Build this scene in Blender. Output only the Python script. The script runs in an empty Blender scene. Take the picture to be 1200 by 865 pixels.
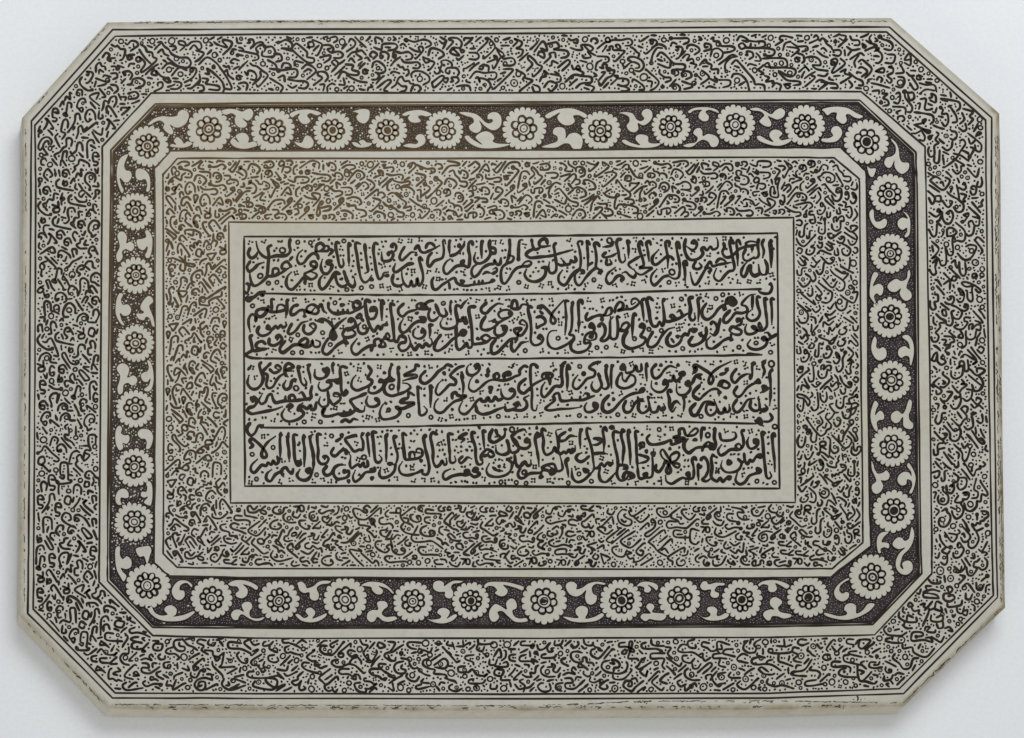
import bpy, bmesh, math, random
import numpy as np

# ------------------------------------------------------------------ camera, light, exposure
U = 0.00025                 # metres per drawing unit (the plaque is about 29 cm wide)
TH = 25.0                   # thickness of the slab in drawing units (6 mm)
scene = bpy.context.scene
cam_d = bpy.data.cameras.new("camera")
cam = bpy.data.objects.new("camera", cam_d)
scene.collection.objects.link(cam)
scene.camera = cam
FOOT = (-300.0, 2040.0)     # point of the table plane straight under the lens (view-camera rise and shift)
DIST = 3000.0
cam.location = ((FOOT[0] - 600) * U, (432.5 - FOOT[1]) * U, (TH + DIST) * U)
cam.rotation_euler = (0, 0, 0)
cam_d.sensor_width = 36.0
cam_d.lens = 36.0 * DIST / 1200.0
cam_d.shift_x = (600 - FOOT[0]) / 1200.0
cam_d.shift_y = (FOOT[1] - 432.5) / 1200.0
cam_d.clip_start = 0.01
cam_d.clip_end = 20.0

world = bpy.data.worlds.new("World")
scene.world = world
world.use_nodes = True
bg = world.node_tree.nodes["Background"]
bg.inputs[0].default_value = (0.95, 0.98, 1.0, 1)
bg.inputs[1].default_value = 0.45

def area_light(name, loc, target, size, energy, color):
    d = bpy.data.lights.new(name, 'AREA')
    d.shape = 'RECTANGLE'; d.size = size[0]; d.size_y = size[1]
    d.energy = energy; d.color = color
    o = bpy.data.objects.new(name, d)
    scene.collection.objects.link(o)
    o.location = loc
    v = np.array(target) - np.array(loc)
    from mathutils import Vector
    o.rotation_euler = Vector(v).to_track_quat('-Z', 'Y').to_euler()
    return o
area_light("key_light", (0.13, 0.52, 0.58), (0.01, 0.05, 0.0), (0.75, 0.5), 4.0, (0.96, 0.985, 1.0))  # added key lamp, no actual window; makes brightness fall off towards the bottom
area_light("fill_light", (-0.25, -0.85, 0.26), (0.0, -0.1, 0.0), (1.0, 0.3), 2.6, (1.0, 0.945, 0.82))  # added fill lamp low in front, brightens the slab side and lifts its shadow

vs = scene.view_settings
vs.view_transform = 'Standard'
vs.look = 'None'
vs.exposure = 0.0
vs.gamma = 1.0
vs.use_curve_mapping = False
scene.render.engine = 'CYCLES'
scene.cycles.filter_width = 1.5

# ------------------------------------------------------------------ traced drawing data
CENTER = """
T 280 270
s 600,105 590,170 602,240 570,285 520,300 440,298 380,312 330,322 280,300 240,255 215,200 203,140
r 510,235,32
+ 130,210 108,275 145,325 195,300 222,250
s 372,175 340,205 347,260 350,315 342,400 338,470 335,530 400,535 470,512 540,470 612,425
+ 612,425 565,368 512,395 505,445 560,450
+ 395,520 402,455 452,448 465,488 420,520
s 598,345 625,315
s 335,535 285,590 210,645 160,640 135,570 125,490
r 250,535,28
+ 130,365 95,430 120,482 175,450 225,400 285,378
s 100,620 120,660 95,740 60,700
+ 120,790 180,780 230,735 290,715
b 280,750,28
s 905,255 908,180 960,150 1000,195 960,240 905,250
+ 960,240 1040,240 1050,190 1000,180
+ 1050,220 1100,238 1055,290
+ 930,335 918,290 870,270 815,310 760,380 710,392 680,335 700,270 740,235
s 890,430 845,410 845,375 890,365 912,400 895,440 830,480 770,510 790,545 850,575 905,545 905,510 830,480
+ 770,620 780,570 760,550 700,620 630,690 580,680 553,620 570,540 610,495
b 775,620,22
s 1085,360 1040,360 1030,390 1075,400 1092,410 1075,465 1030,510 980,490 960,420 975,350
s 1175,510 1130,495 1080,570 1020,660 970,690 940,640 950,570 990,520
q 135,150 290,125 670,500 695,680 840,640 1085,675
h 690,140 838,145 345,620 445,610
d 440,210 415,240 380,180 465,130 500,130 650,230 690,205 780,245 730,305 855,190 220,330 170,375 280,435 410,350 460,350 770,130 880,120 935,105 1055,110 1090,155 1110,310 1010,425 1135,435 770,420 665,415 520,545 500,660 395,690 620,585 1005,555 770,695 840,705 885,705 1165,710 150,735 90,625
T 390 270
s 75,150 42,140 35,200 55,300 75,400 100,432 127,400 120,345
s 205,180 190,150 182,200 185,280 190,405
b 190,165,22
s 320,158 275,145 265,190 285,300 305,450 330,560 370,610 415,590 450,535
b 455,575,30
s 375,165 385,280 405,420 413,480 385,500
b 376,190,22
s 525,162 490,150 475,230 490,350 510,480 540,570 578,550 600,500 640,490
b 635,530,30
s 680,190 710,160 740,180 738,230 700,262
b 700,195,20
+ 690,245 708,290 680,345 630,362 580,350 572,265
b 655,272,32
s 840,195 800,260 783,320 810,352 860,310 920,258 975,258
+ 960,220 1000,180 1025,240 1070,262 1130,240 1190,212 1245,182
+ 1090,205 1110,160 1150,150 1185,175 1200,205
b 975,285,22
s 1050,350 1020,318 1014,350 1035,430 1057,520 1050,600 1010,650 988,560 980,630 940,655 920,590 900,650 870,657 830,610 810,530 808,450
+ 940,390 880,398 820,440 740,490 710,460 730,400
+ 710,520 695,590 720,640 780,652 835,620
s 130,480 150,540 180,620 230,662 260,630 252,565
s 80,510 30,505 35,560 60,630 110,660 160,640 182,600
b 100,570,24
d 235,125 430,205 545,225 535,275 90,295 125,295 230,295 245,360 330,270 335,345 340,435 440,315 450,390 460,460 545,390 35,440 215,475 235,420 265,515 235,545 670,420 720,350 920,335 865,510 880,455 590,190 575,135 620,130 65,710 230,705 760,570 925,525
h 130,125 165,695 335,675 455,660
q 105,210 590,415 790,125 905,125 1030,105 1125,490 570,650 660,680 790,690 1075,660 940,475
T 500 270
s 60,265 22,310 10,390 35,425 90,360 160,335 190,310 202,230 190,130 210,112 220,150
s 268,120 262,200 270,280
b 275,125,20
s 280,300 340,280 390,240 432,180 442,140
+ 370,190 385,165 400,225
b 390,190,24
s 540,170 530,130 495,148 490,230 505,300 500,400 480,432 430,412 350,420 290,470 240,512 205,490 198,430 230,370 270,340
b 420,378,40
s 650,125 640,200 645,315
b 652,130,24
s 740,120 735,180 747,270 710,340 640,385 580,380 555,330 570,270
+ 740,200 800,215 805,270 770,285
b 775,265,24
s 870,330 860,390 825,400 792,345 790,390 730,400 660,440 600,520 550,545 525,490 545,430 600,392
s 970,110 975,200 962,310 940,380 1000,365 1020,315 975,292
b 975,120,20
s 945,385 890,430 870,500 880,600 920,622 970,560 1010,490 1060,442 1130,422 1190,420 1228,385 1200,360 1150,375 1105,425
s 1075,350 1078,200 1090,120 1115,112
s 80,555 60,600 75,680 120,692 180,640 240,602 290,570 330,560 350,610 400,642 470,650 530,640 600,632 680,622 740,612 800,590 770,570 740,600
+ 270,680 262,620
+ 560,635 560,600
+ 610,632 612,595
+ 655,625 655,590
b 418,600,34
b 770,595,26
s 665,510 700,490 745,500
s 775,510 822,475 815,440 785,452
d 105,115 120,265 330,190 345,115 400,105 585,195 585,130 695,245 600,325 300,355 350,490 445,525 520,565 825,535 915,320 930,500 1095,500 215,695 435,695 475,700 525,700 580,700 645,690 180,575 225,570 800,690
q 790,140 885,135 1140,180 130,470 20,485 425,470 715,695 850,670 950,680 1170,660 135,570
e 410,270 905,235 960,450 340,690
h 1080,610
T 600 270
s 415,155 400,108 350,108 318,150 340,192 440,182
+ 230,110 245,190 275,225 340,200
+ 255,218 190,250 168,290 220,322 330,312 450,300 560,270 705,230
s 515,150 490,180 500,250 512,340 520,400 515,470 480,502 440,490 430,430 437,380
s 738,310 752,350 720,372 690,350 680,390 630,402 605,365 580,335
+ 630,402 570,410 530,385
s 395,430 392,510 350,570 270,602 190,582 148,520 165,465
+ 350,440 400,432 430,445
s 820,165 825,135 790,128 770,150 790,220 806,330 800,430 780,462 840,470 845,505 805,512
+ 780,462 700,530 640,622 600,642 550,600 548,530 585,475
b 825,490,28
s 910,165 880,130 883,200 890,300 890,400 885,455
+ 890,405 940,380
b 895,140,20
s 1025,185 1000,150 965,160 980,240 990,340 985,432 1040,470 1040,510
+ 980,440 920,490 860,560 800,640 760,632 735,570 750,490
b 1035,485,35
d 300,265 435,245 740,250 700,180 940,250 845,325 1045,360 95,500 215,535 280,440 250,490 310,480 720,435 615,550 790,550 540,685 635,690 735,690 845,690 475,665 940,105 1050,110 365,365 315,370 480,350 650,440 645,480
q 665,110 185,670 345,650 445,620 680,660 875,640 1030,660
h 80,610 960,580
T 700 270
s 280,105 240,110 225,160 245,240 260,340 290,377 327,350 320,290
r 143,120,30
+ 190,140 160,180 75,195
+ 100,260 62,295 90,317 170,300 232,265
+ 110,340 108,400 165,392 150,350
s 380,140 350,120 365,200 365,315
b 368,140,24
s 530,175 510,130 485,165 500,250 530,330 542,410 495,440 640,440 590,480 520,520 460,500 430,460
+ 490,310 440,340 372,385 370,415 410,452
+ 450,515 430,552 380,530 335,488 300,498
+ 262,525 305,560 290,600
+ 262,525 225,545 170,612 130,625 102,570 130,500 205,440
b 285,580,28
s 625,165 610,130 575,150 590,230 605,352
s 842,185 842,135 800,140 810,230 827,320 825,432
+ 892,342 860,310 810,310 760,350 690,402 648,380 648,310 712,235
s 965,212 952,140 925,150 935,250 960,370 965,480 950,550 900,567 840,540
r 875,490,32
+ 830,530 770,550 700,622 660,642 628,590 640,520 692,460
s 1052,410 1040,360 1010,380 1025,460 1030,605
d 55,110 140,240 305,210 40,360 215,355 545,235 555,290 540,95 655,100 750,115 700,150 745,175 880,95 985,90 870,210 985,290 745,280 690,325 880,400 925,390 460,405 690,540 740,655 1010,575 1030,640 1055,665 215,470 265,455 175,505 575,540 355,630
q 440,105 430,235 1120,265 780,465 205,650 420,625 545,600 30,480 35,660 940,630
h 840,610
T 800 270
s 35,105 20,180 30,260 70,332 130,347 200,322 238,270 220,220 250,200 285,235 325,190 355,225 408,200 412,130 400,95
+ 105,150 135,120 167,160 150,212 110,230 55,195
b 130,150,24
s 480,150 490,200 465,250 490,305 540,317 600,282 660,222 745,185 740,150 800,128 865,140
+ 750,188 800,182 870,170
+ 815,180 812,245
s 595,155 570,108 550,140 565,230 590,340 607,430 590,470 545,480 500,520 440,590 390,580 365,530 392,455
s 678,165 655,115 630,140 640,240 645,405
s 890,105 880,170 892,280 870,320 820,330
+ 740,220 708,290 720,345 770,355 830,315
s 950,110 930,160 952,240 940,312
s 1035,110 1015,150 1025,250 1035,430
b 1032,130,30
+ 1040,160 1048,300 1040,430
s 965,350 992,420 985,500 950,522 905,500 890,410
+ 902,510 840,532 800,490 800,410 770,430 750,500 720,547 688,520 690,470 720,410 762,365
s 310,490 332,465 310,440 270,455 230,520 170,622 130,632 105,570 90,500
+ 265,450 320,368 352,420 420,402 560,378
+ 392,375 430,335 480,345 520,385
b 312,490,24
s 130,400 128,440 180,455 222,425 200,390
+ 128,405 155,360
s 1030,620 1047,670 1020,732 960,742 900,722 888,690
b 1028,630,24
d 185,110 715,85 1085,80 565,85 1065,215 770,285 515,220 415,265 260,350 505,425 445,480 165,500 300,550 400,630 460,635 540,555 585,570 560,615 630,520 200,655 700,380 980,565 1075,575 830,380
q 270,105 490,95 100,270 305,285 290,610 660,600 780,600 890,600 1040,520
T 280 342
s 345,170 320,240 265,290 215,280 205,230 260,200 330,215 375,235 440,235 530,215 545,180 500,150 455,165 440,235
+ 410,90 380,90 385,170 380,235
+ 260,200 320,205 300,265
+ 205,290 205,340 190,350 195,290 150,265 115,320 115,390 130,460
s 578,95 562,110 565,200 550,295
b 570,105,20
s 690,155 640,170 608,220 615,270 660,260 710,220 760,220 770,290
b 770,285,25
+ 760,215 820,240 900,260 935,220 900,165 850,150 800,180 795,225 840,245 880,200
+ 930,190 965,150 990,220 1020,245
s 1050,130 1050,190 1090,240 1150,265 1215,255 1290,245
s 235,410 215,460 240,505 290,515 350,490 395,440
b 345,420,40
+ 395,440 430,400 455,430 490,390 515,420 555,395 550,365
s 620,375 590,430 575,480 610,495 670,450 730,370 800,345
s 765,390 755,450 790,492 840,490 890,440 900,400 870,370 830,390 860,425
s 930,345 980,320 1050,350 1100,410 1110,480 1140,520 1110,560 1070,530 1085,460 1130,420 1200,350 1240,320
b 965,345,32
b 1105,510,28
s 355,550 355,610 410,630 470,600 505,555 470,505 430,530 445,560
b 455,545,24
s 540,580 490,640 480,690 520,712 580,670 640,625 710,620 780,620 810,580 780,545 720,580 710,620 790,650 850,620 860,570 880,640 940,640 950,590 910,570
s 1050,545 1000,620 980,700 1030,735 1090,690 1150,620 1230,560
s 155,510 130,530 145,600 155,680 110,715 75,740 150,775 300,782
s 310,610 270,580 215,600 200,640 240,665 340,665
+ 155,690 240,690 340,665
s 300,0 240,20 180,60 120,110 85,80 110,40
b 270,40,26
d 225,80 500,90 780,90 880,90 990,105 1075,75 1050,305 1175,315 690,330 840,325 900,335 300,355 320,315 355,315 180,405 225,540 530,460 545,525 990,545 845,710 900,715 940,710 210,735 325,735 1110,755 610,585 1185,85
h 160,165 1125,130 980,480 1070,620 630,715 735,710 690,505
q 275,115 650,90 800,100 1105,335 610,555 410,695 1185,700 410,300
T 390 342
s 10,250 60,255 120,240 200,250 270,220 340,185 365,160
+ 60,255 60,220
+ 120,250 120,210
+ 175,245 175,215
+ 250,200 240,140 290,105 325,140 300,190 260,180
b 290,130,24
s 440,120 395,95 380,130 390,220 405,310 430,390 465,450 490,462 530,400 560,440 590,390 640,395 635,360
+ 410,430 390,480 340,492 300,460 295,400 320,370
b 615,385,24
s 440,230 455,190 500,190 515,240 490,305 440,318 415,280
b 470,220,28
s 600,140 575,100 572,200 575,325
b 585,125,26
s 720,155 680,140 680,220 700,340 712,470 715,560 660,570 620,520 640,485 665,520 650,555 610,560
s 830,140 770,200 775,260 820,290 880,240 960,215 1010,200
+ 1175,105 1130,110 1080,150 1110,200 1000,195 985,155 1040,130 1090,150
b 1055,170,36
b 985,250,26
s 1020,300 1080,310 1070,350 1010,345 940,380 880,450 820,480 785,440 790,380 820,325
b 1055,320,28
s 1170,390 1135,390 1140,460 1135,535
b 1150,395,22
s 1050,430 1085,470 1060,530 1000,550 945,520 945,460 965,435
b 1050,465,32
s 755,590 790,520 850,540 850,590 800,600 770,640 800,690 860,680 910,610 890,520
+ 910,610 960,680 1010,620 1050,655 1090,605 1130,640 1165,600 1155,560
s 715,560 740,590 760,580
s 490,620 490,570 540,550 570,600 540,640 615,640 600,590 560,580
+ 615,520 590,560 530,560
+ 500,630 420,640 350,680 280,735 230,710 220,640 280,555
b 455,675,30
b 305,610,22
s 185,350 210,315 255,340 265,395 225,425 150,440 115,500 150,535 225,525 265,490 230,450 180,460
+ 130,540 160,590 155,630
b 160,600,30
b 215,350,24
+ 130,580 60,620 0,680
s 20,420 70,370 150,310
s 275,300 320,260 335,300 290,315
+ 330,310 355,340
s 0,540 30,500 20,450
b 110,155,32
d 85,85 345,85 490,110 540,95 650,100 700,105 760,115 635,205 630,290 890,185 765,320 845,385 905,465 1000,410 970,600 1070,570 520,490 475,520 75,315 365,740 525,740 595,735 750,735 820,740 990,740 1160,740 10,750
e 945,100 905,300
q 205,130 105,415 405,555 1100,715 900,730 695,680 910,320
h 20,135 95,700 370,410
T 500 342
s 105,150 125,200 150,260 200,290 235,260 215,205
+ 40,200 20,270 40,330 90,335 145,285
b 90,245,20
s 285,110 275,180 285,260
b 285,120,20
s 390,170 350,160 340,220 360,330 345,400 260,435 180,420 160,370 180,325
+ 360,330 400,340 430,300 450,370 475,360 460,300
+ 345,400 345,560 350,640 380,680 440,640 470,600 490,655 530,640 525,560
b 440,345,26
s 570,175 505,180 495,230 515,340 530,460 540,600 600,610 700,590 760,545 840,540
+ 700,590 640,545 690,505 740,530 760,545
b 600,550,26
b 550,175,26
s 165,505 105,590 90,670 140,690 220,640 300,560 370,510 420,450 465,470 440,520 390,515
b 430,480,40
s 700,130 640,190 650,240 700,250 760,190 830,140 885,145
s 690,290 645,360 640,430 700,450 780,420 830,370 780,340 740,345
+ 830,370 900,330 960,300 1000,260 960,215 880,220 840,260 870,310 930,300
b 790,340,30
b 975,255,30
+ 990,190 1010,110 1050,110 1060,180 1010,200
+ 1010,200 1080,200 1120,150 1185,150 1170,120
s 880,400 930,410 930,460 880,510 820,510 795,470 810,410
b 900,435,28
+ 840,540 820,510
s 810,560 760,630 765,720 830,710 900,640 980,560 1060,540 1070,480 1110,430 1030,440 1050,490 1110,510 1170,430 1170,370 1120,330 1090,370 1140,390
+ 1050,550 1040,590
b 1050,560,26
s 1000,580 990,650 1020,700 1070,650 1110,600 1180,585
d 515,75 395,100 340,115 490,135 690,100 765,105 850,85 1130,85 1175,100 865,200 795,225 490,415 590,435 985,450 880,575 830,640 945,640 600,695 640,735 720,720 670,675 65,740 185,580 290,500 295,630 215,715 430,580 500,565 1165,545 1070,735 235,370 960,170
q 600,110 595,290 1120,255 1050,305 995,355 115,465 280,690 475,715 905,720 240,520
e 950,95 265,320
h 1155,690 195,135
+ 400,190 430,140 475,95
T 600 342
s 235,185 200,170 190,220 215,330 225,450 220,570 260,625 330,610 365,555 330,500 295,540 330,560
b 320,535,28
s 300,190 350,165 410,210 460,270 510,330 490,375 455,350 460,290 480,240 540,170 600,105
b 325,180,34
+ 330,230 360,255
+ 290,300 340,290 385,325 385,370 330,400 290,425 285,380
s 660,110 625,110 630,220 635,340 622,495
b 645,110,20
s 715,120 700,200 705,320 695,440 670,500 715,510 725,545 680,590 600,640 510,670 440,640 415,570 425,500 460,460 515,455
b 710,130,26
s 825,140 815,100 780,120 780,220 785,340 780,465
s 730,550 690,610 700,680 770,712 860,690 910,640 915,595 850,600 860,520 910,480 980,490 980,550 920,570 870,560
b 930,520,36
+ 960,470 965,410 930,365 905,410 940,430
b 935,400,28
s 885,250 865,290 880,335 940,300 1020,275 1080,275 1120,200 1160,190 1165,250 1120,280 1080,275
+ 1050,280 1055,330
b 1055,325,28
s 1010,405 1050,370 1090,420 1085,500 1040,565 1080,575 1130,540 1150,470 1145,350 1180,300
b 1025,400,24
d 125,85 180,95 350,85 550,240 600,300 265,235 270,480 165,545 70,735 430,715 535,720 640,545 750,455 825,355 855,415 825,500 850,190 990,220 1060,180 1050,710 545,320
e 245,95 460,160 930,200 385,435
q 455,100 905,95 1060,100 565,375 345,690 640,700 920,715 785,600 125,255
h 540,545 995,655 1105,650 170,690
T 700 342
s 205,240 215,180 260,120 300,140 295,190 240,220 330,205 400,200 460,165 490,120 450,80 405,95 400,150 440,130
+ 350,205 345,165
s 550,80 520,110 530,200 545,330
b 535,95,24
s 650,100 610,70 580,100 605,220 620,330 650,400 700,400 730,350 760,400 785,330 775,200 765,100 815,85
+ 785,330 830,350 900,330 960,310 1030,270 1090,240
+ 920,310 880,270 850,290 890,315
+ 1000,280 970,220 940,235
b 780,95,28
b 695,310,22
s 1115,75 1075,80 1090,180 1080,290 1105,335 1145,315 1140,260
s 450,265 430,260 415,340 410,520
b 445,270,26
s 355,465 310,530 310,620 380,665 460,650 540,610 565,550 510,520 540,460 560,400 520,370 490,410 530,430
b 522,400,32
s 650,470 600,560 590,630 640,650 700,610 760,510 830,440 895,420
s 860,480 815,550 830,620 890,640 960,600 990,530 940,520
b 940,525,28
+ 990,530 1030,490 1060,510 1090,440 1130,475 1165,440 1120,425
b 1135,445,24
s 260,300 230,290 240,380 240,470 225,540 180,555 150,520 150,420 155,300
+ 240,440 320,455 370,400 350,360 300,380 270,440
s 1110,530 1075,590 1100,630 1160,620 1210,590
d 230,70 285,60 330,100 580,345 490,325 710,75 700,140 705,240 880,70 1030,155 965,175 1035,40 1165,40 1030,330 1075,385 1140,385 685,530 845,695 920,700 1085,700 415,700 55,180 50,710 1145,700
e 710,185 165,100
q 60,100 340,275 885,165 1005,390 950,440 520,680 630,700 740,660 300,700 225,630 940,400
h 985,85 605,440 750,455 435,550 1000,665
s 870,555 895,590
T 800 338
s 120,100 80,110 75,170 100,250 80,330 110,375 145,355 140,300
s 215,110 180,130 190,250 182,380
s 275,180 230,250 235,330 290,365 360,320 420,240 490,190 560,180
+ 530,110 590,110 630,160 590,200 540,170 520,120 500,190 510,240
b 570,150,44
b 490,240,30
s 555,260 490,330 480,390 520,400 570,350 620,290 700,290 760,260 740,210 690,190 730,130 790,80 840,70
+ 820,90 815,240
s 905,105 870,100 880,200 905,290 870,360 800,380 750,340 760,290 790,265
b 820,310,16
s 985,130 960,120 970,240 985,360 985,440 940,490 890,440 900,400 930,450
+ 940,490 860,490 810,450 850,450 870,500 810,535 750,530 730,480 745,430
b 830,465,24
b 985,125,22
s 1070,130 1035,125 1045,250 1045,415
b 1055,120,22
s 550,490 580,450 640,470 690,500 670,540 610,540 560,510
+ 640,390 640,360 685,370 680,420 620,440
b 650,385,22
+ 570,530 570,600
b 570,600,28
+ 550,580 480,610 420,660 350,705 290,690 280,620 320,570
s 440,360 425,430 410,510 370,550 330,530
+ 330,420 350,390 390,420 400,480 360,545
s 275,460 275,540 230,560 190,530 215,515
b 215,545,30
+ 275,540 230,620 150,665 90,660 70,620 120,570
s 1100,540 1040,570 1000,520 970,520
+ 1060,560 1000,600 930,590 960,570 990,620 960,680 880,715 800,705 760,660 790,610
b 950,600,26
s 760,770 850,775 920,778
d 210,70 165,80 240,150 540,65 610,70 465,150 645,230 615,250 710,350 715,425 485,490 445,570 700,605 365,625 710,730 590,730 405,745 85,745 140,735 20,195 30,370 75,425 140,430 1065,460 180,715 225,710 330,480
q 290,85 330,220 310,260 210,430 30,75 500,700 685,60 1050,650
h 390,120 470,75 660,690 860,640 1030,750
e 865,580
T 280 420
s 260,50 240,80 260,160 285,230 260,310 200,360 140,350 100,290 115,210
+ 370,60 310,120 270,170 330,190 330,250 320,310 350,350 400,330 440,260 480,210 540,180 570,210
+ 360,130 410,170 470,150 490,110 450,80 425,105 450,125
b 550,200,24
+ 540,180 540,100 580,60 640,100 550,140 630,150
s 720,100 690,95 710,200 735,290 780,320 790,280 770,240
b 710,105,22
s 830,75 810,120 830,200 840,280
b 820,80,28
s 1105,55 1095,100 1105,170
b 1105,75,24
s 1030,110 1050,150 1010,220 940,240 890,210 890,140
b 1005,140,38
s 1170,240 1160,295 1110,260 1070,270 1080,320 1020,370 960,375 930,330 940,290
b 1050,270,34
s 665,250 620,270 600,340 550,365 520,320 545,270
b 660,265,20
r 670,350,28
s 855,330 840,400 845,460 780,480 700,490 620,500 540,500 480,510 430,520 400,480 380,420 340,440 310,510 260,535 235,490 260,440 270,420
+ 780,470 740,400 710,410
+ 600,500 590,450 630,430 660,470 620,490
+ 540,500 545,450
s 1040,380 1050,470 1040,550 980,570 935,520 950,460
+ 1060,480 1100,540 1160,510 1190,470 1170,420 1120,410 1110,440 1150,450
b 1000,485,18
s 905,520 890,590 850,600 840,550 800,590 740,560 720,600 690,610 700,560 740,530
+ 720,600 760,650 700,710 600,740 530,720 500,660 530,600
s 560,570 600,540 630,560 580,600 600,625
s 175,450 210,500 180,560 120,580 100,620 150,650 220,640 320,620 420,600 500,570
b 160,480,40
s 980,640 1010,580 980,610 990,670 1050,680 1130,660 1230,640 1310,620
s 130,760 100,800 100,860 140,905 190,870 230,790 280,780
b 265,800,28
s 135,100 110,130
d 505,50 970,65 1165,80 755,100 755,160 620,205 415,235 375,265 475,310 455,350 455,410 290,360 245,405 400,385 105,410 345,560 370,570 455,655 650,650 800,640 910,430 1080,595 120,715 190,720 1100,740 680,770 590,770 90,535 785,350 830,490 800,490 495,735
b 910,425,22
q 150,105 200,225 400,720 1130,580 880,670 870,710
e 295,695
h 955,745 765,745
T 390 420
s 165,110 110,95 85,130 95,250 100,370 130,435 180,400 160,370
b 155,390,32
b 45,260,32
s 415,90 450,150 410,230 460,260 440,310 360,350 280,375 220,330 230,250 265,205
b 430,245,22
s 575,250 600,300 560,370 480,410 420,390 430,330
b 555,265,32
+ 600,270 660,220 665,150 690,70
+ 720,250 690,260 640,270 600,340 620,410 690,440 770,420 850,390 910,340 880,300 830,290
b 680,240,34
b 690,75,24
r 690,335,28
s 775,100 760,120 775,240 765,400
b 775,115,24
s 1010,90 970,75 960,130 880,170 840,205 970,190 980,220 900,240 830,260
s 1085,150 1030,210 1030,270 1080,295 1140,260 1200,200 1250,150 1310,120
s 390,410 300,450 210,490 230,540 290,610 360,620 375,570
+ 270,600 210,650 120,670 60,650 0,680
+ 150,660 130,620
+ 210,640 205,605
b 290,600,22
s 525,475 540,530 490,565 420,560 390,510 405,455
b 510,480,32
s 950,430 890,400 880,460 810,490 800,520 950,525 870,570 810,590 740,570 790,620 750,680 660,710 580,710 550,650 570,570 610,520
b 760,575,22
h 655,605
s 995,330 1000,440 1010,560 1020,660 1070,660 1105,610 1075,570
b 1000,345,30
s 1155,320 1150,440 1145,565
b 1150,335,26
s 100,745 150,720 200,745 240,710 285,720
d 210,65 245,95 300,70 365,60 385,195 525,210 600,170 865,100 1075,95 1100,205 180,285 490,340 1075,435 340,525 460,690 475,620 680,510 625,530 65,80 350,680 360,735 765,740
b 605,170,24
b 490,340,24
q 310,130 160,180 320,250 545,100 1145,95 410,690 525,720 640,610
e 115,530 1055,355
h 885,670 1150,690
T 500 420
s 70,340 40,320 45,430 45,560
s 300,95 240,75 200,110 130,160 60,240 0,290
b 205,175,28
s 435,90 370,110 290,180 280,210 340,260 330,310 270,310 210,370 140,430 105,390 130,310 160,275
s 415,170 410,230 430,310 425,410
b 420,215,32
s 560,90 600,70 620,120 590,170 530,200 480,180 470,120 485,90
b 580,105,30
s 720,120 715,200
b 720,150,32
b 710,200,30
s 1180,100 1140,90 1090,140 1090,190 1040,210 980,240 900,260 780,250 700,280 620,350 550,390 495,350 505,270 540,215
+ 800,245 790,200 830,175 850,215 820,245
+ 920,255 900,190 960,160 980,190 920,210
b 930,180,28
s 300,470 300,420 340,400 370,440 460,440 400,480 320,510 250,570 190,630 130,635 90,590 100,520 130,480
+ 420,470 380,430
s 750,390 760,340
b 750,350,36
b 745,395,26
s 980,360 1020,370 1030,420 980,470 920,470 880,430 870,370
b 990,370,34
+ 890,470 840,490 800,450 780,495 740,500 720,460 690,500 640,500 640,470 590,500 540,570 460,650 400,640 380,590 415,510
s 580,560 590,620 650,655 740,640 830,600 910,570 920,545
+ 920,570 930,610 1000,600 1060,560 1020,540 1080,520 1100,550
+ 1000,600 1110,610 1170,570 1170,510 1140,470 1190,440
b 1060,535,38
s 1160,240 1090,300 1080,370 1130,410 1200,380
d 125,95 340,70 265,135 365,185 515,70 655,80 735,70 640,195 590,275 385,360 300,600 465,555 850,320 835,370 950,520 795,555 670,700 745,690 225,725 1165,155 1035,270 1150,310 1065,455 410,165
b 300,600,22
b 590,270,28
q 50,105 985,90 1035,85 645,400 530,480 220,480 160,715 290,680 555,690 1040,680 1160,670
e 205,255 935,305 705,555 365,720 460,710 945,685
h 50,695 840,680
T 600 420
s 300,110 270,75 225,80 215,160 220,280 235,400 230,520 240,600 280,610 295,560
+ 160,240 90,300 80,370 130,410 190,370 250,310 340,260 400,240
+ 350,215 370,180 440,175 475,200 440,240 360,230
+ 440,240 445,300
b 415,205,36
s 625,45 590,80 580,180 590,280 570,325 500,330 440,400 380,455 345,420 350,340 380,290
b 585,90,30
s 660,75 640,130 650,250 645,370
b 665,110,36
s 1025,45 960,60 905,110 970,150 960,210 880,240 820,310 760,360 715,330 725,260 765,205
b 1015,45,22
s 1015,180 1030,240 1050,320 1000,385 950,370 930,320 940,285
b 1020,200,28
s 960,440 880,470 820,490 760,490 700,490 620,500 570,490 545,410 490,430 500,490 430,550 390,590 440,610 560,595 680,590 790,575
+ 880,470 900,430 860,410 840,430
+ 800,490 800,450
+ 700,490 700,460
s 960,520 1000,540 990,590 920,630 865,620 850,570 870,530
b 970,545,40
s 1135,435 1070,510 1070,600 1130,630 1200,600
s 1110,80 1100,160 1120,260 1130,330 1090,360 1050,340
b 1105,90,28
s 1170,90 1160,200 1165,340
b 1175,90,28
d 165,155 150,310 40,275 65,455 405,355 300,435 295,360 590,390 540,545 650,545 790,255 865,345 805,400 845,180 715,195 700,55 265,690 510,685 865,690 940,690 1105,690 1155,690 1040,430 1180,405 515,130 545,670 810,560 490,145
b 1135,540,24
b 1190,480,26
q 465,75 295,180 530,230 685,400 460,470 350,655 350,510 1025,665 30,85 40,690 160,670
e 660,675
h 795,95 790,670 840,180
T 700 420
s 515,70 515,140 470,150 450,90 420,150 340,170 330,110
+ 280,170 240,230 230,310 290,350 370,340 440,290 440,220 390,195 350,240 330,270 295,240 295,180
b 300,105,48
s 580,60 570,120 580,255
b 580,80,28
s 690,70 640,130 650,210 690,235 740,200 790,130 850,90 920,110
s 1025,190 1010,160 960,180 980,220 920,270 890,200 880,260 830,270 820,330 760,390 690,390 635,340 635,275
b 795,280,44
b 995,190,30
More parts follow.
